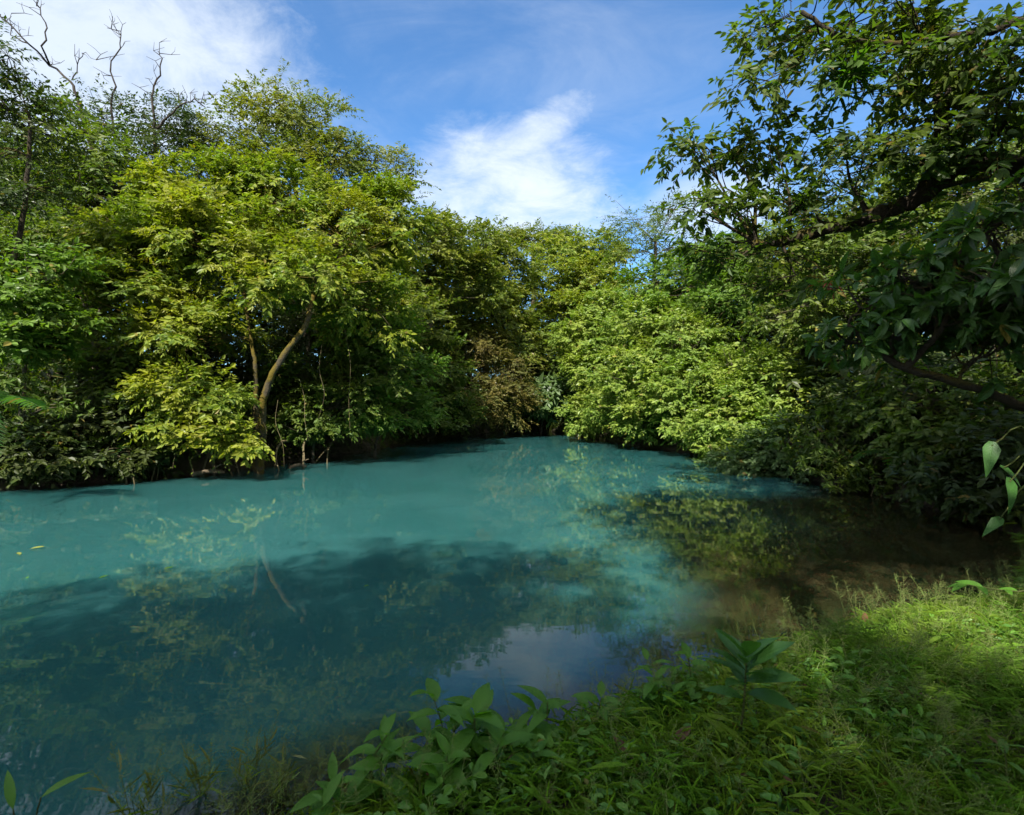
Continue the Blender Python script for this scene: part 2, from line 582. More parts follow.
m, g = new_mat('forest_soil')
tcn = g.n('ShaderNodeTexCoord')
n1 = g.noise(tcn.outputs['Object'], 1.3, 6, 0.65)
n2 = g.noise(tcn.outputs['Object'], 9.0, 6, 0.7)
n3 = g.noise(tcn.outputs['Object'], 38.0, 4, 0.7)
col = g.mix(g.ramp(n2, 0.3, 0.7), (0.022, 0.015, 0.009, 1), (0.060, 0.042, 0.026, 1))
col = g.mix(g.m('MULTIPLY', g.ramp(n3, 0.56, 0.68), 0.7), col, (0.115, 0.075, 0.042, 1))
col = g.mix(g.m('MULTIPLY', g.ramp(n1, 0.45, 0.65), 0.6), col, (0.030, 0.042, 0.010, 1))
pb = g.n('ShaderNodeBsdfPrincipled')
g.l(col, pb.inputs['Base Color'])
pb.inputs['Roughness'].default_value = 0.85
bp = g.n('ShaderNodeBump', i_Strength=0.8, i_Distance=0.06)
g.l(g.m('ADD', n2, g.m('MULTIPLY', n3, 0.5)), bp.inputs['Height'])
g.l(bp.outputs[0], pb.inputs['Normal'])
o_ = g.n('ShaderNodeOutputMaterial')
g.l(pb.outputs[0], o_.inputs[0])
tag(sheet('ground', axis(-16, 14, 0.16, 600), axis(-2, 42, 0.18, 600), ground_z, m), kind='structure')

# milky turquoise water: a closed body that scatters light inside, browner and clearer where the bed is shallow
m, g = new_mat('milky_water')
at = g.n('ShaderNodeAttribute', attribute_name='luv')
sp = g.n('ShaderNodeSeparateXYZ')
g.l(at.outputs['Vector'], sp.inputs[0])
depth = sp.outputs['X']
tcn = g.n('ShaderNodeTexCoord')
ob = tcn.outputs['Object']
cloudy = g.noise(ob, 0.35, 4, 0.6)
milk = g.mix(g.ramp(cloudy, 0.3, 0.7), (0.016, 0.080, 0.080, 1), (0.026, 0.102, 0.102, 1))
bedc = g.mix(g.ramp(g.noise(ob, 2.0, 5, 0.6), 0.3, 0.7), (0.010, 0.011, 0.005, 1), (0.026, 0.023, 0.010, 1))
col = g.mix(g.ramp(g.m('ADD', depth, g.m('MULTIPLY', g.m('SUBTRACT', cloudy, 0.5), 0.2)), 0.12, 0.68), bedc, milk)
pb = g.n('ShaderNodeBsdfPrincipled')
g.l(col, pb.inputs['Base Color'])
pb.inputs['Roughness'].default_value = 0.02
pb.inputs['IOR'].default_value = 1.333
pb.subsurface_method = 'RANDOM_WALK'
pb.inputs['Subsurface Weight'].default_value = 1.0
pb.inputs['Subsurface Radius'].default_value = (0.5, 1.0, 1.0)
pb.inputs['Subsurface Scale'].default_value = 1.6
mp = g.n('ShaderNodeMapping')
mp.inputs['Scale'].default_value = (0.4, 1.2, 1.0)
g.l(ob, mp.inputs[0])
r1 = g.noise(mp.outputs[0], 4.5, 2, 0.45)
bp = g.n('ShaderNodeBump', i_Strength=0.015, i_Distance=0.05)
g.l(r1, bp.inputs['Height'])
g.l(bp.outputs[0], pb.inputs['Normal'])
o_ = g.n('ShaderNodeOutputMaterial')
g.l(pb.outputs[0], o_.inputs[0])
xs, ys = np.arange(-31, 11.01, 0.3), np.arange(-6, 41.01, 0.3)
X, Y = np.meshgrid(xs, ys)
dep = np.maximum(-ground_z(X, Y), 0)
mb = MB()
nx, ny = len(xs), len(ys)
i, j = np.meshgrid(np.arange(ny - 1), np.arange(nx - 1), indexing='ij')
f = np.stack([i * nx + j, i * nx + j + 1, (i + 1) * nx + j + 1, (i + 1) * nx + j], -1).reshape(-1, 4)
N = nx * ny
top = np.stack([X, Y, 0 * X], -1).reshape(-1, 3)
bot = top - np.array([0, 0, 4.0])
rim = np.concatenate([np.arange(nx), (np.arange(1, ny)) * nx + nx - 1, (ny - 1) * nx + np.arange(nx - 2, -1, -1), np.arange(ny - 2, 0, -1) * nx])
r2_ = np.roll(rim, -1)
side = np.stack([rim, rim + N, r2_ + N, r2_], -1)
luv = np.stack([dep.ravel(), 0 * dep.ravel(), 0 * dep.ravel()], -1)
mb.add(np.vstack([top, bot]), np.vstack([f, f[:, ::-1] + N, side]), np.vstack([luv, luv]))
tag(mb.build('water', m, uv=True), kind='structure')

# ------------------------------------------------------------------ trees, shrubs


def LOB(*rows):
    """rows: pixel x, pixel y, depth m, half width px, half height px [, half depth m] -> centres and radii in metres"""
    out = []
    for r in rows:
        c = P(r[0], r[1], r[2])
        rx, rz = r[3] * r[2] / F, r[4] * r[2] / F
        out.append((c, np.array([rx, r[5] if len(r) > 5 else 0.75 * (rx + rz) / 1.6, rz])))
    return out


def PX(*rows):
    return [P(*r) for r in rows]


LEAF = {   # length, width, template, leaves per spray, droop, arrangement, twig length
    'broad': dict(L=0.165, W=0.080, tpl='mid', n=11, droop=0.35, arr='alt', tw=0.42),
    'small': dict(L=0.10, W=0.048, tpl='lo', n=12, droop=0.25, arr='alt', tw=0.40),
    'tiny': dict(L=0.085, W=0.036, tpl='lo', n=12, droop=0.2, arr='alt', tw=0.42),
    'bush': dict(L=0.155, W=0.085, tpl='mid', n=9, droop=0.30, arr='alt', tw=0.36),
    'whorl': dict(L=0.19, W=0.075, tpl='mid', n=8, droop=0.25, arr='whorl', tw=0.25),
    'far': dict(L=0.24, W=0.105, tpl='lo', n=9, droop=0.3, arr='alt', tw=0.6),
}


def crown_leaves(mb, pos, d, outw, lf, rng, twig_mb=None):
    n, k = len(pos), lf['n']
    tw = lf['tw'] * rng.uniform(0.6, 1.3, n)
    if lf['arr'] == 'whorl':
        t = rng.uniform(0.75, 1.0, (n, k))
    else:
        t = np.linspace(0.12, 1.0, k)[None] + rng.uniform(-0.06, 0.06, (n, k))
    sd = nrm(np.cross(d, np.array([0, 0, 1.0])) + 1e-4)
    up2 = np.cross(sd, d)
    base = pos[:, None] + d[:, None] * (t * tw[:, None])[..., None]
    base[..., 2] -= 0.22 * (t ** 2) * tw[:, None]
    if lf['arr'] == 'whorl':
        a = np.arange(k)[None] * 2.4 + rng.uniform(0, 6.28, (n, 1))
        ld = d[:, None] * 0.45 + (np.cos(a)[..., None] * sd[:, None] + np.sin(a)[..., None] * up2[:, None]) * 0.9
    else:
        sg = np.where((np.arange(k)[None] + rng.integers(0, 2, (n, 1))) % 2 == 0, 1.0, -1.0)
        tip = np.clip((t - 0.75) * 4, 0, 1)[..., None]
        ld = d[:, None] * (0.55 + tip * 0.7) + sd[:, None] * sg[..., None] * (0.85 - tip * 0.4)
    ld = ld + rng.normal(0, 0.25, ld.shape)
    ld[..., 2] -= lf['droop'] * rng.uniform(0.3, 1.6, ld.shape[:2])
    nor = np.array([0, 0, 0.8]) + outw[:, None] * 0.75 + rng.normal(0, 0.42, ld.shape)
    L = lf['L'] * np.repeat(rng.uniform(0.75, 1.2, n), k) * rng.uniform(0.6, 1.25, n * k)
    put_leaves(mb, base.reshape(-1, 3), ld.reshape(-1, 3), nor.reshape(-1, 3), L, L * lf['W'] / lf['L'] * rng.uniform(0.85, 1.15, n * k), lf['tpl'],
               rng.uniform(0.0, 0.35, n * k))
    if twig_mb is not None:
        e = pos + d * tw[:, None]; e[:, 2] -= 0.2 * tw
        sticks(twig_mb, pos - d * 0.12, e, 0.007, 0.003)


DENS, SPR = 1.35, 1.3
LEAF_COUNT = 0


def tree(name, label, cat, group, base, trunks, lobes, leaf='broad', leaf_m='sunny', wood='bark', seed=1, r_trunk=0.16, clump=0.62,
         dens=1.0, sprays=20, twigs=False, low=-0.75, limb_parts=True, scale_leaf=1.0, shell=0.45, part_names=('trunk', 'limb', 'crown'), second=0.62):
    """trunks: lists of world points; every lobe gets a limb, every limb branches to leaf clumps, every clump holds leafy sprays"""
    dens, sprays = dens * DENS, int(sprays * SPR)
    rng = np.random.default_rng(seed)
    lf = dict(LEAF[leaf]) if isinstance(leaf, str) else dict(leaf)
    for k in ('L', 'W', 'tw'):
        lf[k] *= scale_leaf
    base = np.asarray(base, float)
    root = thing(name, base, label, cat, group)
    wm = M[wood]
    nodes, nrad = [], []
    for ti, tr in enumerate(trunks):
        mbt = MB()
        r0 = r_trunk * (1.0 if ti == 0 else second)
        pth = spline(tr, 6 * len(tr))
        pth[1:-1] += rng.normal(0, r0 * 0.12, pth[1:-1].shape)
        tube(mbt, pth, [r0 * 1.5, r0 * 1.05, r0 * 0.85, r0 * 0.6], 10, rng, 0.06)
        mbt.build(part_names[0], wm, root, base)
        nodes.append(pth[len(pth) // 3:]); nrad.append(np.linspace(r0, r0 * 0.6, len(pth))[len(pth) // 3:])
    nodes = np.concatenate(nodes); nrad = np.concatenate(nrad)
    leaves = MB()
    all_limb = MB()
    for li, (c, r) in enumerate(lobes):
        mbl = MB() if limb_parts and li < 14 else all_limb
        dd = np.linalg.norm(nodes - c, axis=1) + np.maximum(nodes[:, 2] - c[2] + 0.2, 0) * 1.5
        a = nodes[dd.argmin()]; ra = nrad[dd.argmin()] * 0.55
        mid = a * 0.5 + c * 0.5 + rng.normal(0, 0.08, 3) * np.linalg.norm(c - a)
        mid[2] += 0.10 * np.linalg.norm(c - a)
        end = c + np.array([0, 0, 0.1]) * r
        limb = spline([a, a * 0.75 + mid * 0.25 + [0, 0, 0.05], mid, end], 10)
        tube(mbl, limb, [ra, ra * 0.7, ra * 0.45, ra * 0.2], 6, rng, 0.05)
        nc = max(4, int(dens * 1.5 * (r[0] * r[2] + r[0] * r[1] + r[1] * r[2]) / clump ** 2))
        u = nrm(rng.normal(size=(nc * 3, 3)))
        u = u[u[:, 2] > low][:nc]
        rad = shell + (1 - shell) * rng.uniform(0, 1, len(u)) ** 0.6
        rad *= 0.58 + 0.80 * vnoise(u * 2.1 + li * 7.3 + seed, seed)
        shoot = rng.uniform(0, 1, len(u)) < 0.10
        rad = np.where(shoot, rad * 1.28 + 0.05, rad)
        cc = c + u * r * rad[:, None]
        cr = clump * rng.uniform(0.5, 1.35, len(u)) * np.where(shoot, 0.55, 1.0)
        for q in range(len(u)):
            s0 = limb[rng.integers(4, 10)]
            m1 = s0 * 0.45 + cc[q] * 0.55 + rng.normal(0, 0.1, 3) * np.linalg.norm(cc[q] - s0) + [0, 0, -0.03]
            tube(mbl, spline([s0, m1, cc[q]], 5), [max(ra * 0.22, 0.012), 0.012, 0.005], 4)
        ns = np.maximum(3, (sprays * (cr / clump) ** 2 * rng.uniform(0.45, 1.35, len(u))).astype(int))
        idx = np.repeat(np.arange(len(u)), ns)
        v = nrm(rng.normal(size=(len(idx), 3))) * rng.uniform(0.1, 1, (len(idx), 1)) ** 0.5
        v[:, 2] *= 0.42
        pos = cc[idx] + v * cr[idx][:, None]
        ow = nrm((cc[idx] - c) / r)
        d = nrm(v * 0.9 + ow * 0.55 + rng.normal(0, 0.35, v.shape) + [0, 0, 0.12])
        crown_leaves(leaves, pos, d, ow, lf, rng, mbl if twigs else None)
        if mbl is not all_limb:
            mbl.build(part_names[1], wm, root, base)
    if all_limb.n:
        all_limb.build(part_names[1], wm, root, base)
    leaves.build(part_names[2], M[leaf_m] if isinstance(leaf_m, str) else leaf_m, root, base, smooth=False)
    return root


def on_ground(px, d):
    x = (px - 512) / F * d
    return np.array([x, d, gz(x, d) - 0.05])


def trunk_to(px, d, *rows):
    """a trunk that starts on the ground under pixel column px at depth d and passes the given pixels"""
    return [on_ground(px, d)] + PX(*rows)


def quick(name, label, cat, group, px, d, lobes, leaf, leaf_m, seed, wood='bark', r_trunk=0.14, **kw):
    """a plant with one stem that rises to the middle of its lobes"""
    b = on_ground(px, d)
    if cat in ('shrub', 'bush'):
        r_trunk = min(r_trunk, 0.055)
    L = LOB(*lobes)
    cs = np.array([c for c, r in L])
    topc = cs.mean(0); topc[2] = cs[:, 2].min() * 0.4 + cs[:, 2].mean() * 0.6
    m1 = b * 0.6 + topc * 0.4 + [0.1 * ((seed % 5) - 2), 0, 0]
    return tree(name, label, cat, group, b, [[b, m1, topc]], L, leaf, leaf_m, wood, seed, r_trunk, **kw)


GL, GC, GR = 'trees on the left bank', 'trees at the far end of the pool', 'trees on the right bank'
SL, SC, SR = 'shrubs on the left bank', 'shrubs at the far end', 'shrubs on the right bank'

# --- left bank -------------------------------------------------------------------
b = on_ground(258, 15.6)
tree('broadleaf_tree', 'big sunlit yellow-green tree leaning over the left bank on mossy forked trunks', 'tree', GL, b,
     [[b] + PX((262, 418, 14.9), (268, 385, 14.8), (286, 352, 14.8), (306, 325, 15.0), (318, 285, 15.6), (350, 250, 17)),
      [b + [-.25, .3, 0]] + PX((256, 380, 15.6), (253, 350, 15.6), (246, 305, 15.9), (240, 260, 16.4))],
     LOB((205, 203, 18, 58, 38), (285, 200, 18.5, 60, 36), (145, 240, 17, 46, 40), (225, 250, 16.4, 75, 48), (335, 245, 18, 62, 50),
         (140, 300, 15.8, 55, 42), (190, 330, 15.4, 52, 32), (385, 225, 19.5, 40, 40), (362, 305, 17.2, 48, 38), (270, 268, 16, 55, 28), (318, 272, 14.8, 34, 20), (255, 290, 14.8, 26, 14)),
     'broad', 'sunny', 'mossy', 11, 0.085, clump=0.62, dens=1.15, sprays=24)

tree('airy_tree', 'tall airy tree topping the left canopy just right of the bare branches', 'tree', GL, on_ground(310, 24),
     [trunk_to(310, 24, (306, 330, 24), (300, 230, 24), (292, 160, 24))],
     LOB((272, 105, 23.5, 34, 24), (310, 128, 23.5, 36, 26), (250, 140, 23, 40, 30), (335, 160, 24, 38, 26), (385, 172, 25, 30, 18),
         (300, 170, 23, 50, 30), (225, 160, 24, 35, 26), (400, 200, 25, 24, 22)),
     'small', 'airy', 'bark', 12, 0.13, clump=0.50, dens=0.62, sprays=13, scale_leaf=1.6)

b = on_ground(140, 23)
t = tree('tall_tree', 'dark tall tree on the left whose bare limbs stick up above its crown', 'tree', GL, b,
         [[b] + PX((135, 300, 23), (122, 210, 23), (100, 165, 23), (88, 130, 23)),
          [b + [.4, .3, 0]] + PX((165, 300, 23.5), (158, 220, 23.5), (157, 150, 23.5))],
         LOB((108, 122, 22.5, 40, 26), (160, 128, 23, 40, 20), (70, 180, 22.5, 36, 26), (140, 165, 22, 48, 26), (190, 135, 24, 26, 18),
             (100, 205, 22, 40, 26), (205, 165, 24, 30, 22)),
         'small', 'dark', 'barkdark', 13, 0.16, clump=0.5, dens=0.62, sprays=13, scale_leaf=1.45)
rng = np.random.default_rng(5)
for rows, r in (([(134, 225, 22.8), (118, 190, 22.2), (102, 158, 21.9), (88, 130, 21.7), (80, 98, 21.7), (74, 82, 21.7), (52, 66, 22.8), (30, 45, 21.7), (10, 24, 21.7), (3, 16, 21.7)], 0.10),
                ([(52, 66, 22.8), (46, 48, 21.7), (50, 30, 21.7), (42, 12, 21.7), (40, 8, 21.7)], 0.05),
                ([(30, 45, 21.7), (14, 36, 21.7), (12, 14, 21.7)], 0.035),
                ([(128, 165, 22.4), (112, 112, 21.7), (117, 88, 21.7), (113, 72, 21.7), (122, 50, 21.7), (123, 34, 21.7), (110, 30, 21.7)], 0.055),
                ([(158, 165, 22.8), (157, 150, 22), (154, 108, 21.7), (153, 92, 21.7), (161, 76, 21.7), (163, 60, 21.7), (160, 52, 21.7)], 0.07),
                ([(157, 130, 21.7), (170, 118, 21.7), (183, 106, 21.7), (196, 101, 21.7), (207, 108, 21.7)], 0.06),
                ([(74, 82, 21.7), (80, 66, 21.7), (86, 54, 21.7), (97, 60, 21.7)], 0.03)):
    mb = MB()
    pth = np.concatenate([np.linspace(u_, v_, 3, endpoint=False) for u_, v_ in zip(PX(*rows)[:-1], PX(*rows)[1:])] + [PX(*rows)[-1:]])
    pth[1:] += rng.normal(0, 0.035, pth[1:].shape)
    tube(mb, pth, [r * .8, r * 0.5, r * 0.2], 6, rng, 0.08)
    for q in range(9 if r > 0.05 else 5):
        a = pth[rng.integers(len(pth) // 3, len(pth))]
        e = a + np.array([rng.normal(0, .35), rng.normal(0, .3), rng.uniform(.05, .6)])
        k1 = (a + e) / 2 + rng.normal(0, .07, 3)
        tube(mb, np.array([a, k1, e]), [0.016, 0.006], 4)
        f_ = k1 + np.array([rng.normal(0, .22), rng.normal(0, .2), rng.uniform(.0, .3)])
        tube(mb, np.array([k1, (k1 + f_) / 2 + rng.normal(0, .03, 3), f_]), [0.010, 0.005], 4)
    o = mb.build('bare_limb', M['deadwood'], t, b)

tree('dark_tree', 'near dark tree at the left edge with sky showing through its thin crown', 'tree', GL, on_ground(-25, 13),
     [trunk_to(-25, 13, (0, 320, 13), (22, 230, 13), (30, 170, 13), (32, 125, 13))],
     LOB((2, 62, 13, 24, 24), (22, 98, 13, 30, 10), (-30, 90, 13, 40, 40), (35, 128, 13.4, 28, 16), (5, 150, 13, 34, 24), (40, 190, 13.4, 26, 18), (0, 205, 12.8, 34, 18)),
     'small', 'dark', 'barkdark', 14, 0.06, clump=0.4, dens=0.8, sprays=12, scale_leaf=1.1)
quick('leafy_shrub', 'bright fresh green shrub sunlit at the left edge above the dark bank', 'shrub', SL, 25, 13.2,
      [(35, 268, 13, 42, 18), (12, 300, 12.8, 40, 20), (48, 318, 12.9, 32, 16), (20, 345, 12.6, 38, 18)], 'bush', 'fresh', 21, dens=1.0, clump=0.45, sprays=18)
quick('leafy_shrub', 'low shrub with thin arching twigs at the left edge over the shaded waterline', 'shrub', SL, 18, 12.9,
      [(20, 385, 12.4, 30, 14), (42, 405, 12.2, 22, 10), (0, 395, 12.2, 20, 12)], 'whorl', 'mid', 22, dens=0.7, clump=0.4, sprays=9, scale_leaf=0.8)
quick('understory_tree', 'shaded green tree filling the gap between edge shrub and big sunlit tree', 'tree', GL, 95, 15.5,
      [(80, 300, 15.5, 34, 40), (110, 350, 15, 50, 30), (70, 380, 15, 45, 26), (150, 375, 15, 45, 28), (60, 235, 17, 36, 26), (105, 255, 17, 40, 24)], 'bush', 'mid', 23, dens=0.9, sprays=16)
quick('drooping_shrub', 'yellowish shrub drooping to the water left of the mossy trunk', 'shrub', SL, 205, 15.2,
      [(168, 392, 14.4, 34, 18), (200, 392, 14.2, 36, 20), (180, 425, 14.1, 36, 20), (208, 435, 14.0, 28, 18), (228, 420, 14.2, 16, 18), (246, 438, 13.9, 15, 10)],
      'bush', 'sunny', 24, 'mossy', 0.06, dens=1.0, clump=0.42, sprays=18, low=-0.95)
quick('bank_shrub', 'mid green shrub right of the mossy trunk where twigs trail over the bank', 'shrub', SL, 318, 18.2,
      [(305, 378, 18.4, 38, 24), (340, 405, 18, 38, 26), (312, 428, 17.4, 32, 16), (360, 375, 18.6, 38, 26), (280, 400, 18, 24, 26)], 'bush', 'mid', 25, dens=1.0, clump=0.5, sprays=17, low=-0.95)
quick('bank_shrub', 'bright green shrub under the big tree beside the mossy limb', 'shrub', SL, 372, 20,
      [(372, 330, 19.5, 42, 26), (395, 370, 20, 40, 28), (365, 405, 19, 36, 26), (408, 410, 21.5, 30, 24)], 'bush', 'fresh', 26, dens=1.0, clump=0.55, sprays=17, low=-0.95)
quick('bank_shrub', 'dark low shrub overhanging the shaded water at the far left corner', 'shrub', SL, 85, 14.4,
      [(60, 425, 13.8, 46, 20), (110, 430, 14.2, 45, 22), (20, 430, 13.4, 40, 20), (145, 420, 14.6, 30, 22)], 'bush', 'dark', 27, dens=0.9, clump=0.5, sprays=14, low=-0.95)

quick('bank_shrub', 'shaded trailing shrub covering the earth at the far left waterline', 'shrub', SL, 30, 12.9,
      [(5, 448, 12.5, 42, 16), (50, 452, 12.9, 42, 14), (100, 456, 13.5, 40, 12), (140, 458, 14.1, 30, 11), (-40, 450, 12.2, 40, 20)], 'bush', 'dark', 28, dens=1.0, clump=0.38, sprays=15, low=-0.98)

# --- far end ---------------------------------------------------------------------
quick('broadleaf_tree', 'olive tree right of the big sunlit tree with a pointed leading shoot', 'tree', GC, 430, 29,
      [(432, 250, 28, 40, 30), (410, 285, 27, 36, 36), (455, 285, 29, 40, 36), (437, 222, 29, 12, 16), (420, 330, 26, 36, 34)], 'broad', 'olive', 31, r_trunk=0.2, clump=0.75, dens=1.0, sprays=20, scale_leaf=1.25)
quick('broadleaf_tree', 'tangled olive tree behind the brown vine curtain at the far end', 'tree', GC, 485, 35,
      [(475, 255, 35, 36, 28), (500, 275, 35, 36, 32), (480, 310, 33, 36, 36), (510, 330, 34, 34, 36), (455, 345, 31, 32, 36)], 'broad', 'olive', 32, r_trunk=0.2, clump=0.8, dens=1.0, sprays=20, scale_leaf=1.35)
quick('umbrella_tree', 'flat topped tree standing tallest behind the far end of the pool', 'tree', GC, 530, 46,
      [(505, 236, 45, 26, 8), (540, 237, 46, 28, 9), (522, 246, 45, 30, 9), (565, 246, 46, 22, 10)], 'far', 'olive', 33, r_trunk=0.24, clump=0.8, dens=1.0, sprays=18)
quick('broadleaf_tree', 'yellow-green tree with a brown arching limb left of the airy tree', 'tree', GC, 570, 40,
      [(560, 258, 40, 34, 22), (595, 250, 40, 30, 20), (545, 292, 38, 36, 28), (590, 288, 38, 36, 28), (610, 268, 40, 22, 18), (565, 325, 36, 36, 28)], 'broad', 'sunny', 34, r_trunk=0.22, clump=0.8, dens=0.95, sprays=19, scale_leaf=1.4)
quick('vine_tree', 'shaggy brownish tree hung with dry vines over the dark inlet', 'tree', GC, 492, 33,
      [(478, 350, 31, 30, 24), (500, 372, 31, 30, 26), (470, 395, 30, 24, 24), (505, 400, 31, 22, 22)], 'small', 'rust', 35, dens=0.9, clump=0.6, sprays=18, low=-0.98, scale_leaf=1.6)
quick('bank_shrub', 'dark green shrub on the left side of the dark inlet', 'shrub', SC, 428, 28,
      [(432, 372, 26, 34, 30), (420, 408, 25.5, 30, 24), (445, 410, 28, 26, 20)], 'bush', 'mid', 36, dens=1.0, clump=0.6, sprays=17, low=-0.95, scale_leaf=1.2)
quick('large_leaved_plant', 'pale plant with big drooping leaves at the mouth of the dark inlet', 'shrub', SC, 540, 33.8,
      [(535, 392, 33.2, 20, 12), (552, 400, 33, 18, 11), (530, 410, 33, 14, 9), (556, 386, 33.4, 14, 9)],
      dict(L=0.5, W=0.24, tpl='mid', n=7, droop=0.5, arr='whorl', tw=0.4), 'pale', 37, dens=0.9, clump=0.6, sprays=9)
quick('bank_shrub', 'deep green shrub between the pale plant and the vine hung tree', 'shrub', SC, 535, 38,
      [(525, 365, 37, 30, 26), (555, 360, 37, 32, 28), (515, 405, 36, 20, 18)], 'bush', 'mid', 38, dens=1.0, clump=0.7, sprays=16, low=-0.95, scale_leaf=1.4)

# --- right bank ------------------------------------------------------------------
quick('airy_tree', 'fine leaved airy tree with sky between its twigs right of the far gap', 'tree', GR, 655, 31,
      [(632, 222, 30, 26, 16), (655, 240, 30.5, 26, 20), (625, 252, 30, 18, 14), (672, 215, 31, 24, 16), (690, 250, 31, 26, 20)], 'tiny', 'mid', 41, r_trunk=0.13, clump=0.6, dens=0.75, sprays=11, scale_leaf=1.5)
quick('rounded_bush', 'far yellow-green bush mounded above the right bank next to the pale plant', 'bush', SR, 612, 30.5,
      [(590, 335, 31, 34, 26), (612, 318, 31, 34, 26), (600, 370, 29.5, 34, 30), (625, 352, 29.5, 34, 30), (600, 408, 28.8, 28, 22)], 'bush', 'lime', 42, dens=1.1, clump=0.6, sprays=20, low=-0.95, scale_leaf=1.25)
quick('rounded_bush', 'largest sunlit lime bush in the middle of the right bank', 'bush', SR, 668, 24,
      [(655, 330, 25, 44, 30), (690, 345, 22.8, 46, 32), (650, 375, 23.8, 44, 32), (690, 395, 21.4, 44, 32), (655, 415, 23, 36, 22), (628, 395, 26, 34, 26), (700, 425, 20.6, 34, 20)],
      'bush', 'lime', 43, dens=1.2, clump=0.55, sprays=22, low=-0.95)
quick('rounded_bush', 'lime bush nearest the overhanging branches with leaves dipping to the water', 'bush', SR, 752, 19.2,
      [(745, 370, 19.6, 40, 32), (740, 415, 18.4, 40, 30), (770, 440, 17, 34, 24), (775, 395, 18.4, 40, 34), (735, 455, 17.8, 26, 14)],
      'bush', 'lime', 44, dens=1.1, clump=0.5, sprays=20, low=-0.95)
quick('broadleaf_tree', 'green tree rising behind the largest lime bush below the airy tree', 'tree', GR, 715, 26,
      [(655, 285, 27, 40, 22), (700, 290, 25, 44, 28), (745, 300, 23, 44, 34), (725, 255, 26, 36, 22)], 'bush', 'fresh', 45, dens=0.95, clump=0.7, sprays=18, scale_leaf=1.2)
quick('broadleaf_tree', 'sunlit tree glimpsed behind the overhanging branches on the right', 'tree', GR, 835, 18,
      [(790, 250, 18.5, 50, 40), (845, 270, 18, 50, 44), (900, 240, 18, 50, 44), (800, 310, 17, 48, 36), (860, 330, 16, 50, 36), (940, 290, 17, 50, 50)], 'bush', 'mid', 46, dens=0.85, clump=0.65, sprays=15)
quick('bank_shrub', 'light leaved shrub trailing into bright water below the overhanging branches', 'shrub', SR, 790, 15.2,
      [(760, 462, 15.4, 34, 12), (790, 445, 14.9, 36, 22), (735, 462, 16.8, 22, 9), (810, 470, 14.0, 26, 10)], 'bush', 'pale', 47, dens=0.9, clump=0.36, sprays=15, low=-0.98)
quick('bank_shrub', 'green shrub with leafy tips over brown roots on the right bank', 'shrub', SR, 850, 12.8,
      [(830, 440, 13, 36, 26), (870, 425, 12.4, 40, 26), (850, 470, 12.2, 30, 14), (885, 465, 11.8, 30, 14)], 'whorl', 'mid', 48, dens=0.85, clump=0.4, sprays=11, low=-0.95, scale_leaf=0.85)
quick('bank_shrub', 'dark shrub deep in shade at the right end of the bank', 'shrub', SR, 950, 10.6,
      [(920, 400, 11, 46, 36), (960, 440, 10.2, 44, 30), (1000, 400, 10, 44, 40), (930, 465, 10.4, 34, 18)], 'bush', 'mid', 49, dens=0.9, clump=0.45, sprays=13, low=-0.95)
quick('bank_shrub', 'dark low shrub at the right edge behind the arrow shaped leaves', 'shrub', SR, 990, 9.0,
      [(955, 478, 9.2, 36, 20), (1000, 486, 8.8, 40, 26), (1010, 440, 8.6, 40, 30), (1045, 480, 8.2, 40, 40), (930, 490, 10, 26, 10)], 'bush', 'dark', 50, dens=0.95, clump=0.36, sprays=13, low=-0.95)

# the overhanging tree: trunk beyond the right edge, mossy limbs reaching left over the pool
b = np.array([10.4, 7.6, gz(10.4, 7.6) - 0.05])
OV = [(12, dict(L=0.165, W=0.085, tpl='mid', n=8, droop=0.45, arr='alt', tw=0.36))]
tree('overhanging_tree', 'big shaded tree whose mossy limbs overhang the pool from the right edge', 'tree', GR, b,
     [[b, b + [.1, .2, 2.5], *PX((1090, 240, 8.6), (1024, 172, 8.6), (965, 165, 8.6), (915, 200, 8.8), (868, 218, 9), (812, 234, 9.3), (755, 246, 9.6))],
      PX((1090, 230, 8.4), (1030, 40, 8), (985, 34, 8), (930, 42, 8.2), (880, 46, 8.4), (838, 38, 8.6), (800, 14, 8.8)),
      PX((965, 165, 8.6), (945, 130, 8.5), (950, 85, 8.4), (985, 60, 8.3)),
      PX((915, 200, 8.8), (934, 150, 8.8), (932, 70, 8.8), (925, 20, 8.8))],
     LOB((800, 30, 9, 46, 32), (850, 25, 8.6, 50, 28), (915, 20, 8.3, 50, 28), (985, 30, 8, 50, 36), (765, 85, 9.4, 36, 26), (825, 95, 9, 44, 30),
         (895, 95, 8.6, 46, 34), (975, 105, 8.3, 46, 34), (725, 150, 10.2, 36, 20), (775, 150, 9.6, 44, 24), (845, 160, 9, 48, 28), (920, 165, 8.6, 46, 30),
         (700, 212, 10, 34, 16), (750, 215, 9.6, 44, 24), (815, 215, 9.2, 46, 26), (880, 225, 8.8, 46, 28), (1000, 180, 8, 40, 36), (735, 262, 9.6, 40, 16), (795, 278, 9.2, 40, 24),
         (700, 150, 10.6, 24, 13), (752, 45, 9.6, 22, 26), (700, 250, 10, 28, 14), (1010, 110, 7.8, 40, 46), (955, 140, 8.6, 44, 34), (1015, 60, 7.6, 30, 30), (905, 60, 9.2, 44, 30)),
     OV[0][1], 'overhang', 'barkdark', 51, 0.15, second=0.36, clump=0.5, dens=0.66, sprays=10, twigs=True, shell=0.3)

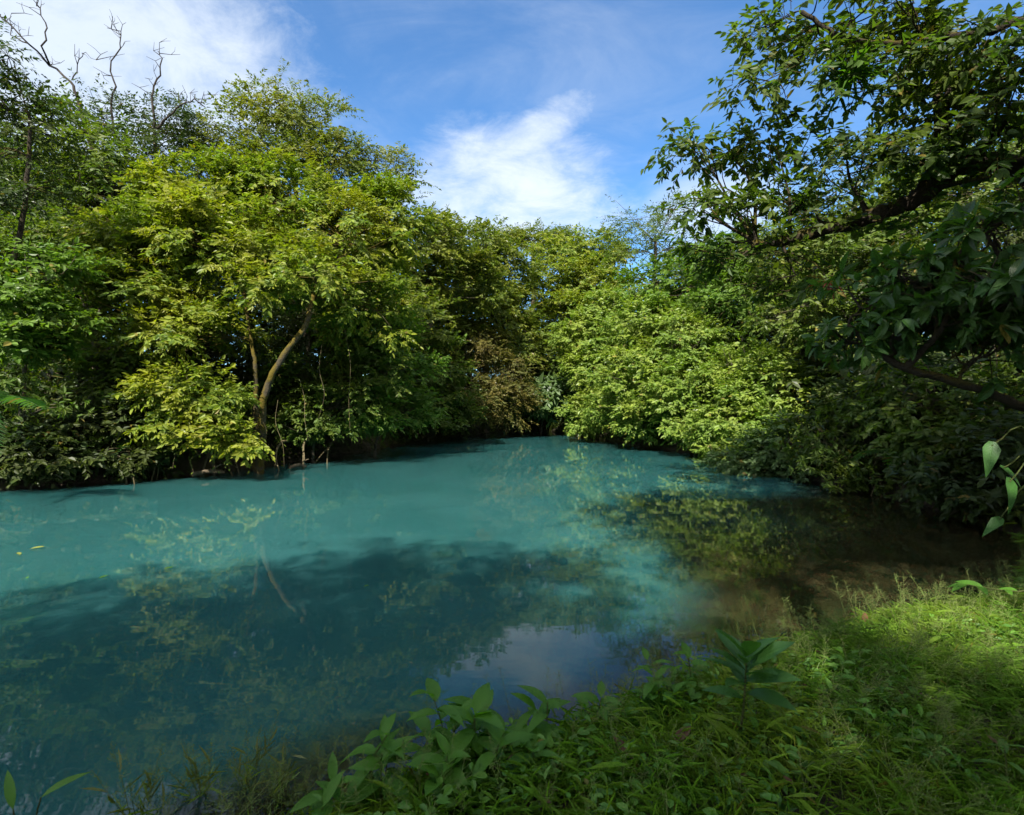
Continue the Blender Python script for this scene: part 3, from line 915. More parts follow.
# near shrub with large glossy leaves at the right edge
b = np.array([6.6, 5.6, gz(6.6, 5.6) - 0.05])
tree('glossy_shrub', 'near shrub with large glossy oval leaves reaching in from the right edge', 'shrub', SR, b,
     [[b, *PX((1075, 440, 5.4), (1010, 402, 5.1), (955, 382, 5.1), (905, 368, 5.2), (872, 348, 5.3), (848, 326, 5.4))],
      PX((1075, 440, 5.4), (1040, 330, 5.2), (1015, 280, 5.1), (985, 235, 5.1)),
      PX((905, 368, 5.2), (940, 330, 5.0), (955, 290, 5))],
     LOB((862, 300, 5.4, 30, 22), (905, 282, 5.2, 36, 24), (955, 262, 5, 42, 28), (1000, 225, 5, 36, 26), (935, 318, 5.1, 40, 24), (995, 305, 4.9, 44, 30), (905, 340, 5.3, 36, 18), (975, 355, 5, 40, 18),
         (850, 340, 5.6, 24, 14)),
     dict(L=0.165, W=0.068, tpl='hi', n=7, droop=0.45, arr='whorl', tw=0.18), 'glossy', 'barkdark', 52, 0.042, clump=0.26, dens=0.85, sprays=6, twigs=True, shell=0.25)

# --- the wood behind the banks: copies of a few forest trees ------------------------
def forest_tree(seed, leaf_m, h, rx, leaf='far', label='', group='', loc=(0, 0)):
    r_ = np.random.default_rng(seed)
    x, y = loc
    b = np.array([x, y, gz(x, y) - 0.1])
    lobes = []
    for q in range(8):
        a = q * 2.4
        rr = rx * (0.15 + 0.5 * (q % 3) / 2)
        zz = h * (0.30 + 0.60 * q / 7)
        lobes.append((b + [math.cos(a) * rr, math.sin(a) * rr, zz], np.array([rx * .55, rx * .55, rx * .42]) * r_.uniform(.8, 1.15)))
    top_ = b + [r_.normal(0, .3), r_.normal(0, .3), h * .85]
    return tree('forest_tree', label, 'tree', group, b, [[b, b + [r_.normal(0, .25), 0, h * .3], b + [0, r_.normal(0, .25), h * .6], top_]], lobes, leaf, leaf_m, 'bark',
                seed, 0.2, clump=0.95, dens=0.9, sprays=15, scale_leaf=1.0)


GBL, GBC, GBR, GBB = 'forest behind the left bank', 'forest beyond the far end', 'forest behind the right bank', 'forest around the viewpoint'
LBL = 'forest tree standing back in the wood behind the left bank trees'
LBC = 'forest tree standing back in the wood beyond the far end'
LBR = 'forest tree standing back in the wood behind the right bank bushes'
LBB = 'tall forest tree of the shading wood around the viewpoint'
pa = forest_tree(61, 'mid', 11.5, 3.4, label=LBL, group=GBL, loc=(-17, 22))
pb_ = forest_tree(62, 'olive', 12.5, 3.2, label=LBC, group=GBC, loc=(-3.5, 48))
pc = forest_tree(63, 'dark', 10.5, 3.6, label=LBR, group=GBR, loc=(14, 22))
rr = np.random.default_rng(9)
for x, y, p, sc, lb, gr in (
        (-22, 18, pc, 1.0, LBL, GBL), (-13, 27, pc, 1.0, LBL, GBL), (-12, 20, pc, .62, LBL, GBL), (-19, 15.5, pc, .7, LBL, GBL), (-15.5, 18, pa, .6, LBL, GBL),
        (-10, 32, pa, 1.0, LBL, GBL), (-24, 25, pa, 1.1, LBL, GBL), (-9.5, 24, pc, .6, LBL, GBL), (-28, 16, pa, 1.0, LBL, GBL), (-19, 32, pc, 1.0, LBL, GBL),
        (-8, 38, pc, .85, LBC, GBC), (-6, 43, pb_, .9, LBC, GBC), (2, 44, pc, .75, LBC, GBC), (0.5, 50, pb_, .95, LBC, GBC), (6, 42, pa, .8, LBC, GBC), (8, 48, pb_, .95, LBC, GBC),
        (-11, 50, pa, 1.05, LBC, GBC), (5, 54, pc, 1.0, LBC, GBC), (0.5, 42.5, pc, .5, LBC, GBC), (3.5, 39.5, pc, .45, LBC, GBC), (-4.0, 40, pc, .55, LBC, GBC),
        (11, 36, pc, .8, LBR, GBR), (9.5, 30, pa, .62, LBR, GBR), (11, 25, pc, .6, LBR, GBR), (13, 31, pa, .8, LBR, GBR), (18, 27, pa, .95, LBR, GBR), (12, 17.5, pc, .62, LBR, GBR),
        (16, 17, pa, .85, LBR, GBR), (12.5, 13.5, pc, .55, LBR, GBR), (15, 11.5, pa, .85, LBR, GBR), (19, 14, pc, 1.0, LBR, GBR), (14, 40, pb_, 1.0, LBR, GBR), (21, 21, pb_, 1.0, LBR, GBR),
        (13, 8.5, pc, .8, LBR, GBR), (11.2, 11.2, pc, .42, LBR, GBR), (-8.2, 27, pc, .78, LBL, GBL), (-11.5, 29.5, pa, .8, LBL, GBL), (-16.8, 20.3, pc, .75, LBL, GBL), (13.2, 25, pc, .8, LBR, GBR), (14.8, 29, pc, .9, LBR, GBR), (11.3, 21, pc, .55, LBR, GBR)):
    dup(p, (x, y, gz(x, y) - 0.1), rr.uniform(0, 6.28), sc, lb, gr)
# the trees that shade the grass and the near water
pd = None
for x, y, sc in ((-10.9, -7.4, 1.0), (-7.3, -6.5, 1.0), (-3.7, -5.3, 1.05), (4.4, -3.6, 1.0), (7.2, -1.4, 1.0), (10.6, 1.2, 1.0), (-14.3, -9, 1.0), (13.5, 5.0, 1.0), (-0.7, -5.3, .77), (-5.2, -8.5, 1.15)):
    if pd is None:
        r_ = np.random.default_rng(65)
        b = np.array([x, y, gz(x, y) - 0.1])
        lb_ = [(b + [math.cos(q * 2.4) * 1.7 * (q % 3) / 2, math.sin(q * 2.4) * 1.7 * (q % 3) / 2, 6.2 + q * .62], np.array([1.7, 1.7, 1.1])) for q in range(8)]
        pd = tree('forest_tree', LBB, 'tree', GBB, b, [[b, b + [.2, 0, 3.5], b + [0, .1, 6.5], b + [.1, 0, 10]]], lb_, 'far', 'mid', 'bark', 65, 0.17, clump=0.8, dens=0.85, sprays=13)
    else:
        dup(pd, (x, y, gz(x, y) - 0.1), rr.uniform(0, 6.28), sc, LBB, GBB)
r_ = np.random.default_rng(66)
b = np.array([0.9, -0.3, gz(0.9, -0.3) - 0.1])
lb_ = [(b + [math.cos(q * 2.4) * 1.5 * (q % 3) / 2, math.sin(q * 2.4) * 1.5 * (q % 3) / 2, 9.2 + q * .42], np.array([1.5, 1.5, 1.0])) for q in range(8)]
pe = tree('forest_tree', LBB, 'tree', GBB, b, [[b, b + [.2, 0, 4.5], b + [0, .1, 8.6], b + [.1, 0, 12]]], lb_, 'far', 'mid', 'bark', 66, 0.17, clump=0.8, dens=0.9, sprays=14)
dup(pe, (4.0, -0.3, gz(4.0, -0.3) - 0.1), 1.3, 1.0, LBB, GBB)
dup(pc, (7.0, 1.2, gz(7.0, 1.2) - 0.1), 1.0, .60, LBB, GBB)
dup(pc, (10.6, 3.4, gz(10.6, 3.4) - 0.1), 2.0, .72, LBB, GBB)
# low leafy growth under the forest trees
SHU = 'dim leafy shrub growing under the forest trees behind the banks'
ps = quick('understory_shrub', SHU, 'shrub', 'shrubs under the forest trees', -30, 18, [(-30, 370, 18, 40, 30), (10, 400, 18.4, 34, 26), (-70, 405, 17.6, 36, 26)], 'far', 'dark', 64, clump=0.7, dens=0.8, sprays=13, low=-0.95)
r_ = np.random.default_rng(15)
for k in range(120):
    for _ in range(60):
        x, y = r_.uniform(-26, 18), r_.uniform(7, 46)
        sd_ = shore_dist(np.array([x]), np.array([y]))[0]
        if 1.6 < sd_ < 8 and (x < 0 or y > 9):
            break
    dup(ps, (x, y, gz(x, y) - 0.1), r_.uniform(0, 6.28), r_.uniform(.75, 1.25))

# --- undergrowth that covers the steep banks ------------------------------------------
rng = np.random.default_rng(77)


def scatter(n, x0, x1, y0, y1, keep):
    p = np.stack([rng.uniform(x0, x1, n), rng.uniform(y0, y1, n)], -1)
    return p[keep(p, shore_dist(p[:, 0], p[:, 1]))]


p = scatter(190000, -24, 14, 5.5, 46, lambda p, s: (s > -0.15) & (s < 3.5) & (rng.uniform(0, 1, len(s)) < np.exp(-np.maximum(s, 0) / 1.1)) & ((p[:, 0] < 0) | (p[:, 1] > 7.5)))
z = ground_z(p[:, 0], p[:, 1])
pos = np.stack([p[:, 0], p[:, 1], np.maximum(z, 0.03) + rng.uniform(0.05, 0.65, len(p)) * (0.4 + 1.0 * vnoise(np.c_[p * 0.9, 0 * z], 8))], -1)
d = rng.normal(size=pos.shape); d[:, 2] = rng.uniform(-0.5, 0.5, len(d))
nor = np.array([0, 0, 1.0]) + rng.normal(0, 0.4, pos.shape)
mb = MB()
L = rng.uniform(0.08, 0.22, len(pos))
put_leaves(mb, pos, d, nor, L, L * 0.45, 'mid', 0.25)
e = pos.copy(); e[:, 2] = z - 0.02
sticks(mb, e[::4], pos[::4], 0.006, 0.003)
tag(mb.build('undergrowth', M['mid'], smooth=False), 'low green undergrowth covering the steep earth of the banks', 'undergrowth', kind='stuff')

# --- grass on the near bank -------------------------------------------------------------
land = lambda p, s: (s > -0.10) & (rng.uniform(0, 1, len(s)) < 0.25 + 0.75 * vnoise(np.c_[p * 2.2, 0 * s], 12)) & (p[:, 1] > 1.0)
p = scatter(90000, -3.2, 7.5, 1.0, 8.0, land)
z = ground_z(p[:, 0], p[:, 1])
n = len(p)
tallness = 0.55 + 0.9 * vnoise(np.c_[p * 1.3, 0 * z], 21)
h = rng.uniform(0.06, 0.20, n) * tallness * (0.55 + 0.45 * np.clip(shore_dist(p[:, 0], p[:, 1]) / 0.6, 0, 1))
lean = rng.normal(0, 0.38, (n, 2))
root_ = np.c_[p, np.maximum(z, -0.06)]
tip = root_ + np.c_[lean * h[:, None], h]
mb = MB()
sticks(mb, root_, tip, 0.0022, 0.0012)
for k in range(5):
    t = (k + rng.uniform(0.2, 0.9, n)) / 5
    pos = root_ + (tip - root_) * t[:, None]
    a = rng.uniform(0, 6.28, n)
    d = np.c_[np.cos(a), np.sin(a), rng.uniform(0.25, 1.5, n)]
    nor = np.c_[-np.cos(a), -np.sin(a), np.full(n, 0.9)] + rng.normal(0, 0.25, (n, 3))
    L = np.where(rng.uniform(0, 1, n) < 0.12, 1.7, 1.0) * rng.uniform(0.03, 0.085, n) * (0.7 + 0.5 * tallness)
    put_leaves(mb, pos, d, nor, L, L * 0.03 + rng.uniform(0.002, 0.006, n) * np.where(p[:, 0] > 1.2, 0.6, 1.0), 'mid', rng.uniform(0.2, 0.8, n))
tag(mb.build('grass', M['grass'], smooth=False), 'soft green grass growing over the near bank', 'grass', kind='stuff')

# fine flowering stalks above the grass
p = scatter(4600, -2.6, 6.5, 1.6, 6.8, lambda p, s: (s > -0.12) & (rng.uniform(0, 1, len(s)) < np.where(s < 0.4, 0.7, 0.25 + 0.45 * (p[:, 0] > 1.2))))
z = ground_z(p[:, 0], p[:, 1])
n = len(p)
h = rng.uniform(0.22, 0.42, n)
b0 = np.c_[p, z]; tp = b0 + np.c_[rng.normal(0, 0.3, (n, 2)) * h[:, None], h]
mb = MB()
sticks(mb, b0, tp, 0.0013, 0.0007)
k = 26
t = rng.uniform(0.55, 1.0, (n, k))
q0 = b0[:, None] + (tp - b0)[:, None] * t[..., None]
q1 = q0 + np.stack([rng.normal(0, 0.035, (n, k)), rng.normal(0, 0.035, (n, k)), rng.uniform(0.005, 0.05, (n, k))], -1) * (1.25 - t[..., None])* 1.6
sticks(mb, q0.reshape(-1, 3), q1.reshape(-1, 3), 0.0006, 0.0005)
pos = q1.reshape(-1, 3)
put_leaves(mb, pos, rng.normal(size=pos.shape), rng.normal(size=pos.shape), 0.007, 0.0035, 'lo')
tag(mb.build('flowering_grass', M['panicle'], smooth=False), 'fine hazy seed heads of grass standing above the near bank', 'grass', kind='stuff')

# small creeping leaves between the grass
p = scatter(9000, -2.6, 7.0, 1.2, 7.0, lambda p, s: (s > -0.05) & (vnoise(np.c_[p * 1.5, 0 * s + 5], 31) > 0.45 + 0.16 * np.clip(p[:, 0] - 0.5, 0, 2)))
z = ground_z(p[:, 0], p[:, 1])
n = len(p)
mb = MB()
for k in range(3):
    pos = np.c_[p + rng.normal(0, 0.03, p.shape), z + rng.uniform(0.05, 0.20, n)]
    d = rng.normal(size=pos.shape); d[:, 2] = rng.uniform(-0.3, 0.4, n)
    L = rng.uniform(0.03, 0.075, n)
    put_leaves(mb, pos, d, np.array([0, -0.2, 1.0]) + rng.normal(0, 0.3, pos.shape), L, L * 0.55, 'mid', 0.2)
tag(mb.build('creeping_herbs', M['creeper'], smooth=False), 'small leaved creeping herbs between the grass', 'ground cover', kind='stuff')


# --- foreground plants ---------------------------------------------------------------------
def herb(name, label, cat, px, d, h, leaves, mat, L=0.12, W=0.05, seed=1, tpl='hi', group=None, leafless=0.3, r=0.004, droop=0.2, stems=1, lift=0.0):
    """leafy plant; each leaf is a part of its own, set in turns up its stem"""
    rng = np.random.default_rng(seed)
    b = on_ground(px, d)
    b[2] += 0.03
    root = thing(name, b, label, cat, group)
    for q in range(stems):
        off = np.array([0, 0, 0.0]) if q == 0 else np.array([*rng.normal(0, 0.055, 2), 0])
        hq = h * (1.0 if q == 0 else rng.uniform(0.5, 0.85))
        b1 = b + off
        tp = b1 + [off[0] * 0.8 + rng.normal(0, .02), off[1] * 0.8 + rng.normal(0, .02), hq]
        path = spline([b1, b1 * .5 + tp * .5 + [rng.normal(0, .025), rng.normal(0, .025), 0.02], tp], 9)
        mb = MB(); tube(mb, path, [r * 1.3, r, r * 0.6], 6)
        mb.build('stem', M['stem'], root, b)
        nl = leaves if q == 0 else max(5, int(leaves * 0.75))
        for k in range(nl):
            t = leafless + (1 - leafless) * (k / max(nl - 1, 1)) ** 0.7
            i0 = min(int(t * 8), 7)
            pos = path[i0] + (path[i0 + 1] - path[i0]) * (t * 8 - i0)
            a = k * 2.4 + seed + q + rng.normal(0, 0.25)
            rise = 0.15 + lift + 1.1 * max(0, (t - 0.75) * 3.2) + rng.normal(0, 0.15)
            dd = np.array([math.cos(a), math.sin(a), rise])
            nn = np.array([-math.cos(a) * rise, -math.sin(a) * rise, 1.0]) + rng.normal(0, 0.2, 3)
            s_ = (0.62 + 0.45 * math.sin(math.pi * min(1, (1 - t) * 0.9 + 0.25))) * rng.uniform(0.75, 1.15)
            ml = MB()
            put_leaves(ml, (pos + nrm(dd) * r)[None], dd[None], nn[None], L * s_, W * s_ * rng.uniform(.85, 1.15), tpl, droop + rng.uniform(0, 0.4))
            ml.build('leaf', M[mat], root, b, uv=True)
    return root


herb('seedling', 'dark green tree seedling with large veined leaves at the water edge', 'plant', 735, 2.75, 0.58, 15, 'seedling', 0.23, 0.092, 3, leafless=0.6, r=0.006, droop=0.08, lift=0.22)
HB = (
    (436, 2.72, 0.42, 9, 0.15, 0.062, 4, 'tallest pale green herb with upright leaf pairs left of centre by the water'),
    (478, 2.70, 0.33, 10, 0.15, 0.064, 5, 'broad leaved herb just right of the tallest pale herb'),
    (380, 2.58, 0.30, 8, 0.13, 0.052, 6, 'pale green herb at the left end of the foreground plants'),
    (548, 2.95, 0.27, 8, 0.13, 0.050, 7, 'herb with spreading leaves against the sky reflection'),
    (455, 2.5, 0.24, 9, 0.12, 0.055, 8, 'low dull green herb in front of the tallest pale herb'),
    (335, 2.45, 0.18, 6, 0.12, 0.042, 9, 'small narrow leaved herb low at the bottom left of the plants'),
    (605, 3.12, 0.22, 8, 0.11, 0.045, 10, 'leafy herb at the water edge between sky reflection and seedling'),
    (655, 3.25, 0.24, 8, 0.11, 0.045, 11, 'herb crowding the bank just left of the dark seedling'),
    (690, 3.35, 0.30, 8, 0.11, 0.042, 12, 'herb with light tips standing behind the dark seedling'),
    (525, 2.65, 0.18, 8, 0.11, 0.045, 13, 'dark herb low between the foreground grass tufts'),
)
for px, d, h, nl, L, W, sd, lb in HB:
    herb('herb', lb, 'plant', px, d, h * 1.12, nl, 'herb', L * 1.25, W * 1.25, sd, group='broad leaved herbs on the near bank', leafless=0.25, stems=4)
herb('herb', 'narrow leaved herb in the bottom right corner of the grass', 'plant', 1000, 2.55, 0.20, 8, 'creeper', 0.13, 0.03, 14, leafless=0.2, group='broad leaved herbs on the near bank')


def arching(name, label, pts, leaf, mat, L, W, n, tpl, seed, r=0.005, droop=0.3):
    rng = np.random.default_rng(seed)
    path = spline(pts, 16)
    b = path[0]
    root = thing(name, b, label, 'plant')
    mb = MB(); tube(mb, path, [r * 1.4, r, r * 0.5], 6); mb.build('stem', M['stem'], root, b)
    for k in range(n):
        i = 15 - int(k * 9 / max(n, 1))
        dirn = nrm(path[i] - path[i - 1])
        sd = nrm(np.cross(dirn, [0, 0, 1.0])) * (1 if k % 2 else -1)
        dd = dirn * (1.0 if k == 0 else 0.55) + (0 if k == 0 else 1) * sd * 0.8 + np.array([0, 0, rng.normal(0.05, .15)])
        ml = MB()
        put_leaves(ml, path[i][None], dd[None], (np.array([0, -0.25, 1.0]) + rng.normal(0, .2, 3))[None], L * rng.uniform(.75, 1.1), W * rng.uniform(.85, 1.1), tpl, droop)
        ml.build('leaf', M[mat], root, b, uv=True)
    return root


arching('sapling', 'thin arching sapling with bright leaves over the grass at the right edge', [on_ground(1150, 3.4)] + PX((1120, 640, 3.4), (1075, 590, 3.35), (1020, 592, 3.3), (985, 588, 3.25), (968, 585, 3.2)),
        'leaf', 'herb', 0.13, 0.042, 7, 'hi', 15)


def leaf_on_stalk(root, b, base, end, dd, nn, L, W, mat, tpl='heart', r=0.008):
    mb = MB()
    mid = base * 0.35 + end * 0.65 + np.array([0, 0, 0.10 + 0.35 * abs(end[0] - base[0])])
    tube(mb, spline([base, mid, end], 9), [r, r * 0.7], 6)
    s_ = mb.build('stalk', M['stem'], root, b)
    ml = MB()
    put_leaves(ml, end[None], np.array([dd], float), np.array([nn], float), L, W, tpl, 0.3)
    ml.build('leaf_blade', M[mat], s_, b, uv=True)


b = np.array([5.5, 5.0, gz(5.5, 5.0)])
root = thing('arum_plant', b, 'big heart leaved plant hanging into view at the right edge', 'plant')
for ex, ey, ed, dd, nn, L in ((992, 446, 4.7, (-.35, -.3, -.9), (-.2, -.6, .75), .30), (1010, 482, 4.6, (-.1, -.4, -.9), (.25, -.7, .6), .30), (1030, 436, 4.8, (.4, -.3, -.6), (.1, -.6, .8), .30), (1004, 468, 4.9, (.5, -.5, -.6), (.3, -.7, .6), .22),
                              (1000, 520, 4.7, (-.7, -.1, -.5), (-.2, -.6, .8), .22), (1045, 505, 4.6, (.4, -.4, -.8), (0, -.8, .5), .34)):
    leaf_on_stalk(root, b, b + [0, 0, .05], P(ex, ey, ed), dd, nn, L * 0.9, L * 0.42, 'seedling')

b = on_ground(20, 2.45)
root = thing('lily_leaf_plant', b, 'pale lance leaved plant rising at the bottom left corner', 'plant')
for ex, ey, dd, nn, L in ((38, 800, (.55, .1, .42), (-.4, -.5, .7), .20), (10, 812, (-.4, .3, .5), (.3, -.5, .8), .2), (45, 830, (.8, -.1, .2), (-.1, -.3, 1), .18)):
    leaf_on_stalk(root, b, b, P(ex, ey, 2.45), dd, nn, L, L * 0.20, 'herb', 'hi', 0.004)


def tuft(name, label, px, d, n, L, W, mat, seed, up=0.8, group=None):
    rng = np.random.default_rng(seed)
    b = on_ground(px, d); b[2] += 0.03
    root = thing(name, b, label, 'grass tuft', group)
    for k in range(n):
        a = k * 2.4 + rng.normal(0, 0.3)
        u = up * rng.uniform(0.5, 1.5)
        dd = np.array([math.cos(a), math.sin(a), u])
        ml = MB()
        put_leaves(ml, (b + nrm(dd) * 0.01)[None], dd[None], np.array([[-math.cos(a) * u, -math.sin(a) * u, 1.0]]), L * rng.uniform(.6, 1.15), W * rng.uniform(.8, 1.2), 'blade', rng.uniform(0.25, .7))
        ml.build('blade', M[mat], root, b)
    return root


GT = 'coarse grass tufts on the near bank'
for px, d, n, L, W, sd, lb in ((966, 3.25, 14, 0.26, 0.014, 1, 'bright spidery grass tuft in the lit grass at the right'),
                               (800, 2.6, 13, 0.24, 0.013, 2, 'coarse grass tuft in front of the dark seedling to its right'),
                               (560, 2.7, 14, 0.24, 0.016, 3, 'coarse grass tuft at the bottom centre below the spreading herb'),
                               (620, 2.75, 13, 0.26, 0.016, 4, 'coarse grass tuft between bottom centre and the seedling'),
                               (865, 2.55, 12, 0.24, 0.014, 5, 'coarse dark grass tuft near the bottom right'),
                               (690, 2.55, 12, 0.24, 0.015, 6, 'coarse grass tuft at the foot of the dark seedling'),
                               (410, 2.5, 12, 0.22, 0.014, 7, 'coarse grass tuft beside the small narrow leaved herb'),
                               (775, 3.5, 10, 0.20, 0.012, 8, 'grass tuft at the waterline right of the seedling'),
                               (920, 2.9, 12, 0.22, 0.012, 9, 'grass tuft between the spidery bright tuft and the dark one')):
    tuft('grass_tuft', lb, px, d, n, L, W, 'grass', sd, group=GT)

# flowering grass stems standing in the shallow water at the left
for px, d, sd, lb in ((205, 2.75, 1, 'feathery grass clump standing at the water edge, bottom left'), (248, 2.8, 2, 'tallest feathery grass clump left of the pale herbs'),
                      (278, 2.7, 3, 'feathery grass clump nearest the pale herbs'), (135, 2.6, 4, 'feathery grass clump farthest left along the bottom edge')):
    r_ = np.random.default_rng(sd + 40)
    b = on_ground(px, d); b[2] = max(b[2], -0.12) + 0.03
    root = thing('feathery_grass', b, lb, 'grass tuft', 'feathery grasses in the left shallows')
    for k in range(7):
        tp = b + [r_.normal(0, .07), r_.normal(0, .07), r_.uniform(.22, .46)]
        mb = MB()
        pth = spline([b + [r_.normal(0, .02), r_.normal(0, .02), 0], (b + tp) / 2, tp], 7)
        tube(mb, pth, [0.0022, 0.001], 4)
        t = r_.uniform(0.35, 1, 42)
        q0 = pth[0] + (tp - pth[0]) * t[:, None]
        q1 = q0 + np.c_[r_.normal(0, .032, (42, 2)), r_.uniform(0, .045, 42)] * (1.3 - t[:, None])
        sticks(mb, q0, q1, 0.0008, 0.0006)
        put_leaves(mb, q1, r_.normal(size=(42, 3)), r_.normal(size=(42, 3)), 0.010, 0.004, 'lo')
        put_leaves(mb, pth[[1, 2, 3, 4]], np.c_[r_.normal(0, 1, (4, 2)), np.full(4, .9)], r_.normal(size=(4, 3)), 0.11, 0.008, 'mid', .4)
        mb.build('seed_stalk', M['panicle'], root, b, smooth=False)


# --- ferns ------------------------------------------------------------------------------------
def frond(mb, base, dirn, L, seed, droop=0.5):
    r_ = np.random.default_rng(seed)
    dirn = nrm(dirn)
    t = np.linspace(0, 1, 26)
    path = base + dirn * (t * L)[:, None]; path[:, 2] -= droop * L * t ** 2
    tube(mb, path, [0.010, 0.003], 4)
    sd = nrm(np.cross(dirn, [0, 0, 1.0]))
    for sg in (-1, 1):
        k = np.arange(3, 26)
        w = np.sin(np.pi * (t[k] * 0.85 + 0.12)) * L * 0.22
        dd = sd * sg + dirn * 0.45 + np.array([0, 0, -0.12])
        put_leaves(mb, path[k], np.tile(dd, (len(k), 1)) + r_.normal(0, .06, (len(k), 3)), np.tile(np.cross(dirn, sd) * -1 + [0, 0, .6], (len(k), 1)), w, L * 0.034, 'mid', 0.3)


def fern(name, label, b, fr, mat='fern', group=None):
    b = np.asarray(b, float)
    root = thing(name, b, label, 'fern', group)
    for i_, (dirn, L, droop) in enumerate(fr):
        mb = MB(); frond(mb, b + [0, 0, 0.05], dirn, L, i_, droop); mb.build('frond', M[mat], root, b, smooth=False)
    return root


fern('tree_fern', 'large fern whose fronds arch in at the left edge over dark water', P(-22, 402, 10.6),
     [((1, -.35, .25), 2.0, .32), ((.65, -.5, -.1), 1.5, .75), ((.8, -.6, .5), 1.6, .5), ((.2, -1, .3), 1.3, .5), ((-.6, -.5, .4), 1.4, .4), ((-.6, .6, .4), 1.3, .4)])
for i_, (px, py, d, lb) in enumerate(((190, 408, 15.4, 'dark fern hanging behind the yellowish drooping shrub'), (432, 425, 26.5, 'fern at the left corner of the dark inlet'),
                                      (150, 440, 14.6, 'low fern in the shaded bank left of the mossy trunk'), (905, 455, 11.0, 'fern in deep shade on the right bank'))):
    q = P(px, py, d)
    fern('fern', lb, q, [((math.cos(a), math.sin(a), .35), 1.1 + .2 * (k % 2), .55) for k, a in enumerate(np.arange(7) * .9 + i_)], group='ferns on the shaded banks')


# --- hanging vines, epiphytes, driftwood, leaves -----------------------------------------------
def vine(label, a, e, sway, seed, leafy=10, r=0.007, mat='vine', leafm='mid', L=0.10):
    r_ = np.random.default_rng(seed)
    a, e = np.asarray(a), np.asarray(e)
    path = spline([a, a * .66 + e * .34 + r_.normal(0, sway, 3) * [1, 1, .2], a * .33 + e * .67 + r_.normal(0, sway, 3) * [1, 1, .2], e], 16)
    root = thing('hanging_vine', a, label, 'vine', 'vines hanging over the water')
    mb = MB(); tube(mb, path, [r, r * .6], 5, r_, .1); mb.build('stem', M[mat], root, a)
    if leafy:
        ml = MB()
        k = r_.integers(1, 16, leafy)
        put_leaves(ml, path[k] + r_.normal(0, .03, (leafy, 3)), np.c_[r_.normal(0, 1, (leafy, 2)), np.full(leafy, -.7)], np.c_[r_.normal(0, .5, (leafy, 2)), np.ones(leafy)], r_.uniform(.6, 1.2, leafy) * L, L * .45, 'mid', .3)
        ml.build('foliage', M[leafm], root, a, smooth=False)


VL = 'thin vine trailing to the waterline below the big sunlit tree'
for i_, (px, py, d, qx, qy) in enumerate(((278, 400, 15.0, 284, 468), (268, 390, 15.0, 262, 452), (246, 400, 14.6, 247, 462), (218, 430, 14.0, 216, 473), (180, 432, 14.0, 172, 470),
                                          (300, 380, 15.4, 308, 440), (345, 330, 16.5, 350, 430), (322, 345, 16, 318, 420), (196, 440, 14.0, 193, 471), (232, 425, 14.1, 228, 466))):
    vine(VL, P(px, py, d), P(qx, qy, d - .2), .12, 100 + i_, 14 if i_ not in (0, 1) else 3, leafm='sunny')
VC = 'dry brown vine in the curtain hanging before the dark inlet'
for i_ in range(22):
    px = 466 + i_ * 2.6
    vine(VC, P(px, 335 + (i_ * 37) % 40, 31), P(px + (i_ % 3 - 1) * 3, 405 + (i_ * 53) % 34, 31), .22, 130 + i_, 16, .014, leafm='rust', L=.16)
VR = 'vine hanging from the right bank shrubs to the brown water'
for i_, (px, d) in enumerate(((846, 12), (872, 11.6), (700, 20), (800, 14.4), (905, 10.8))):
    vine(VR, P(px, 445, d), P(px + 3, 403 + 540 * 1.9 / d, d - .1), .12, 170 + i_, 8)


def strap_plant(name, label, c, n, L, W, mat, seed, cat, squash=0.6):
    r_ = np.random.default_rng(seed)
    c = np.asarray(c, float)
    root = thing(name, c, label, cat)
    for k in range(n):
        dd = nrm(r_.normal(size=3) * [1, 1, squash] + [0, 0, .35])
        ml = MB()
        put_leaves(ml, (c + dd * .03)[None], dd[None], np.array([[-dd[0] * .6, -dd[1] * .6, 1.0]]), L * r_.uniform(.6, 1.2), W, 'blade', r_.uniform(.2, .8))
        ml.build('strap_leaf', M[mat], root, c)
    return root


strap_plant('epiphyte', 'bright green strap leaved epiphyte clump perched among the overhanging branches', P(852, 78, 8.3), 60, .42, .045, 'epiphyte', 3, 'epiphyte')
strap_plant('epiphyte', 'lower bright strap leaved tuft just below the large epiphyte clump', P(838, 98, 8.4), 30, .32, .04, 'epiphyte', 4, 'epiphyte')
strap_plant('bromeliad', 'reddish bromeliad rosette in the shade of the overhanging tree', P(828, 283, 8.0), 16, .30, .035, 'red', 5, 'bromeliad')
strap_plant('bromeliad', 'small bromeliad on the broken limb of the dark tall tree', P(180, 105, 23.4), 14, .45, .05, 'olive', 6, 'bromeliad')

for lb, a, e, r in (('pale drift log lying at the waterline under the drooping shrub', P(192, 474.5, 14.25), P(224, 472.5, 14.7), .06), ('short pale drift stick at the waterline right of the trailing vines', P(290, 467.5, 16.2), P(306, 466.5, 16.5), .05)):
    root = thing('drift_log', a, lb, 'log')
    mb = MB(); pth = spline([a, (a + e) / 2 + [0, .08, .05], e], 9); tube(mb, pth, [r, r * 1.1, r * .6], 8, np.random.default_rng(3), .08); mb.build('log_stem', M['pale_wood'], root, a)
    mb = MB(); tube(mb, spline([pth[5], pth[5] + [.1, -.1, .12], pth[5] + [.28, -.15, .2]], 5), [r * .4, r * .2], 6); mb.build('branch_stub', M['pale_wood'], root, a)


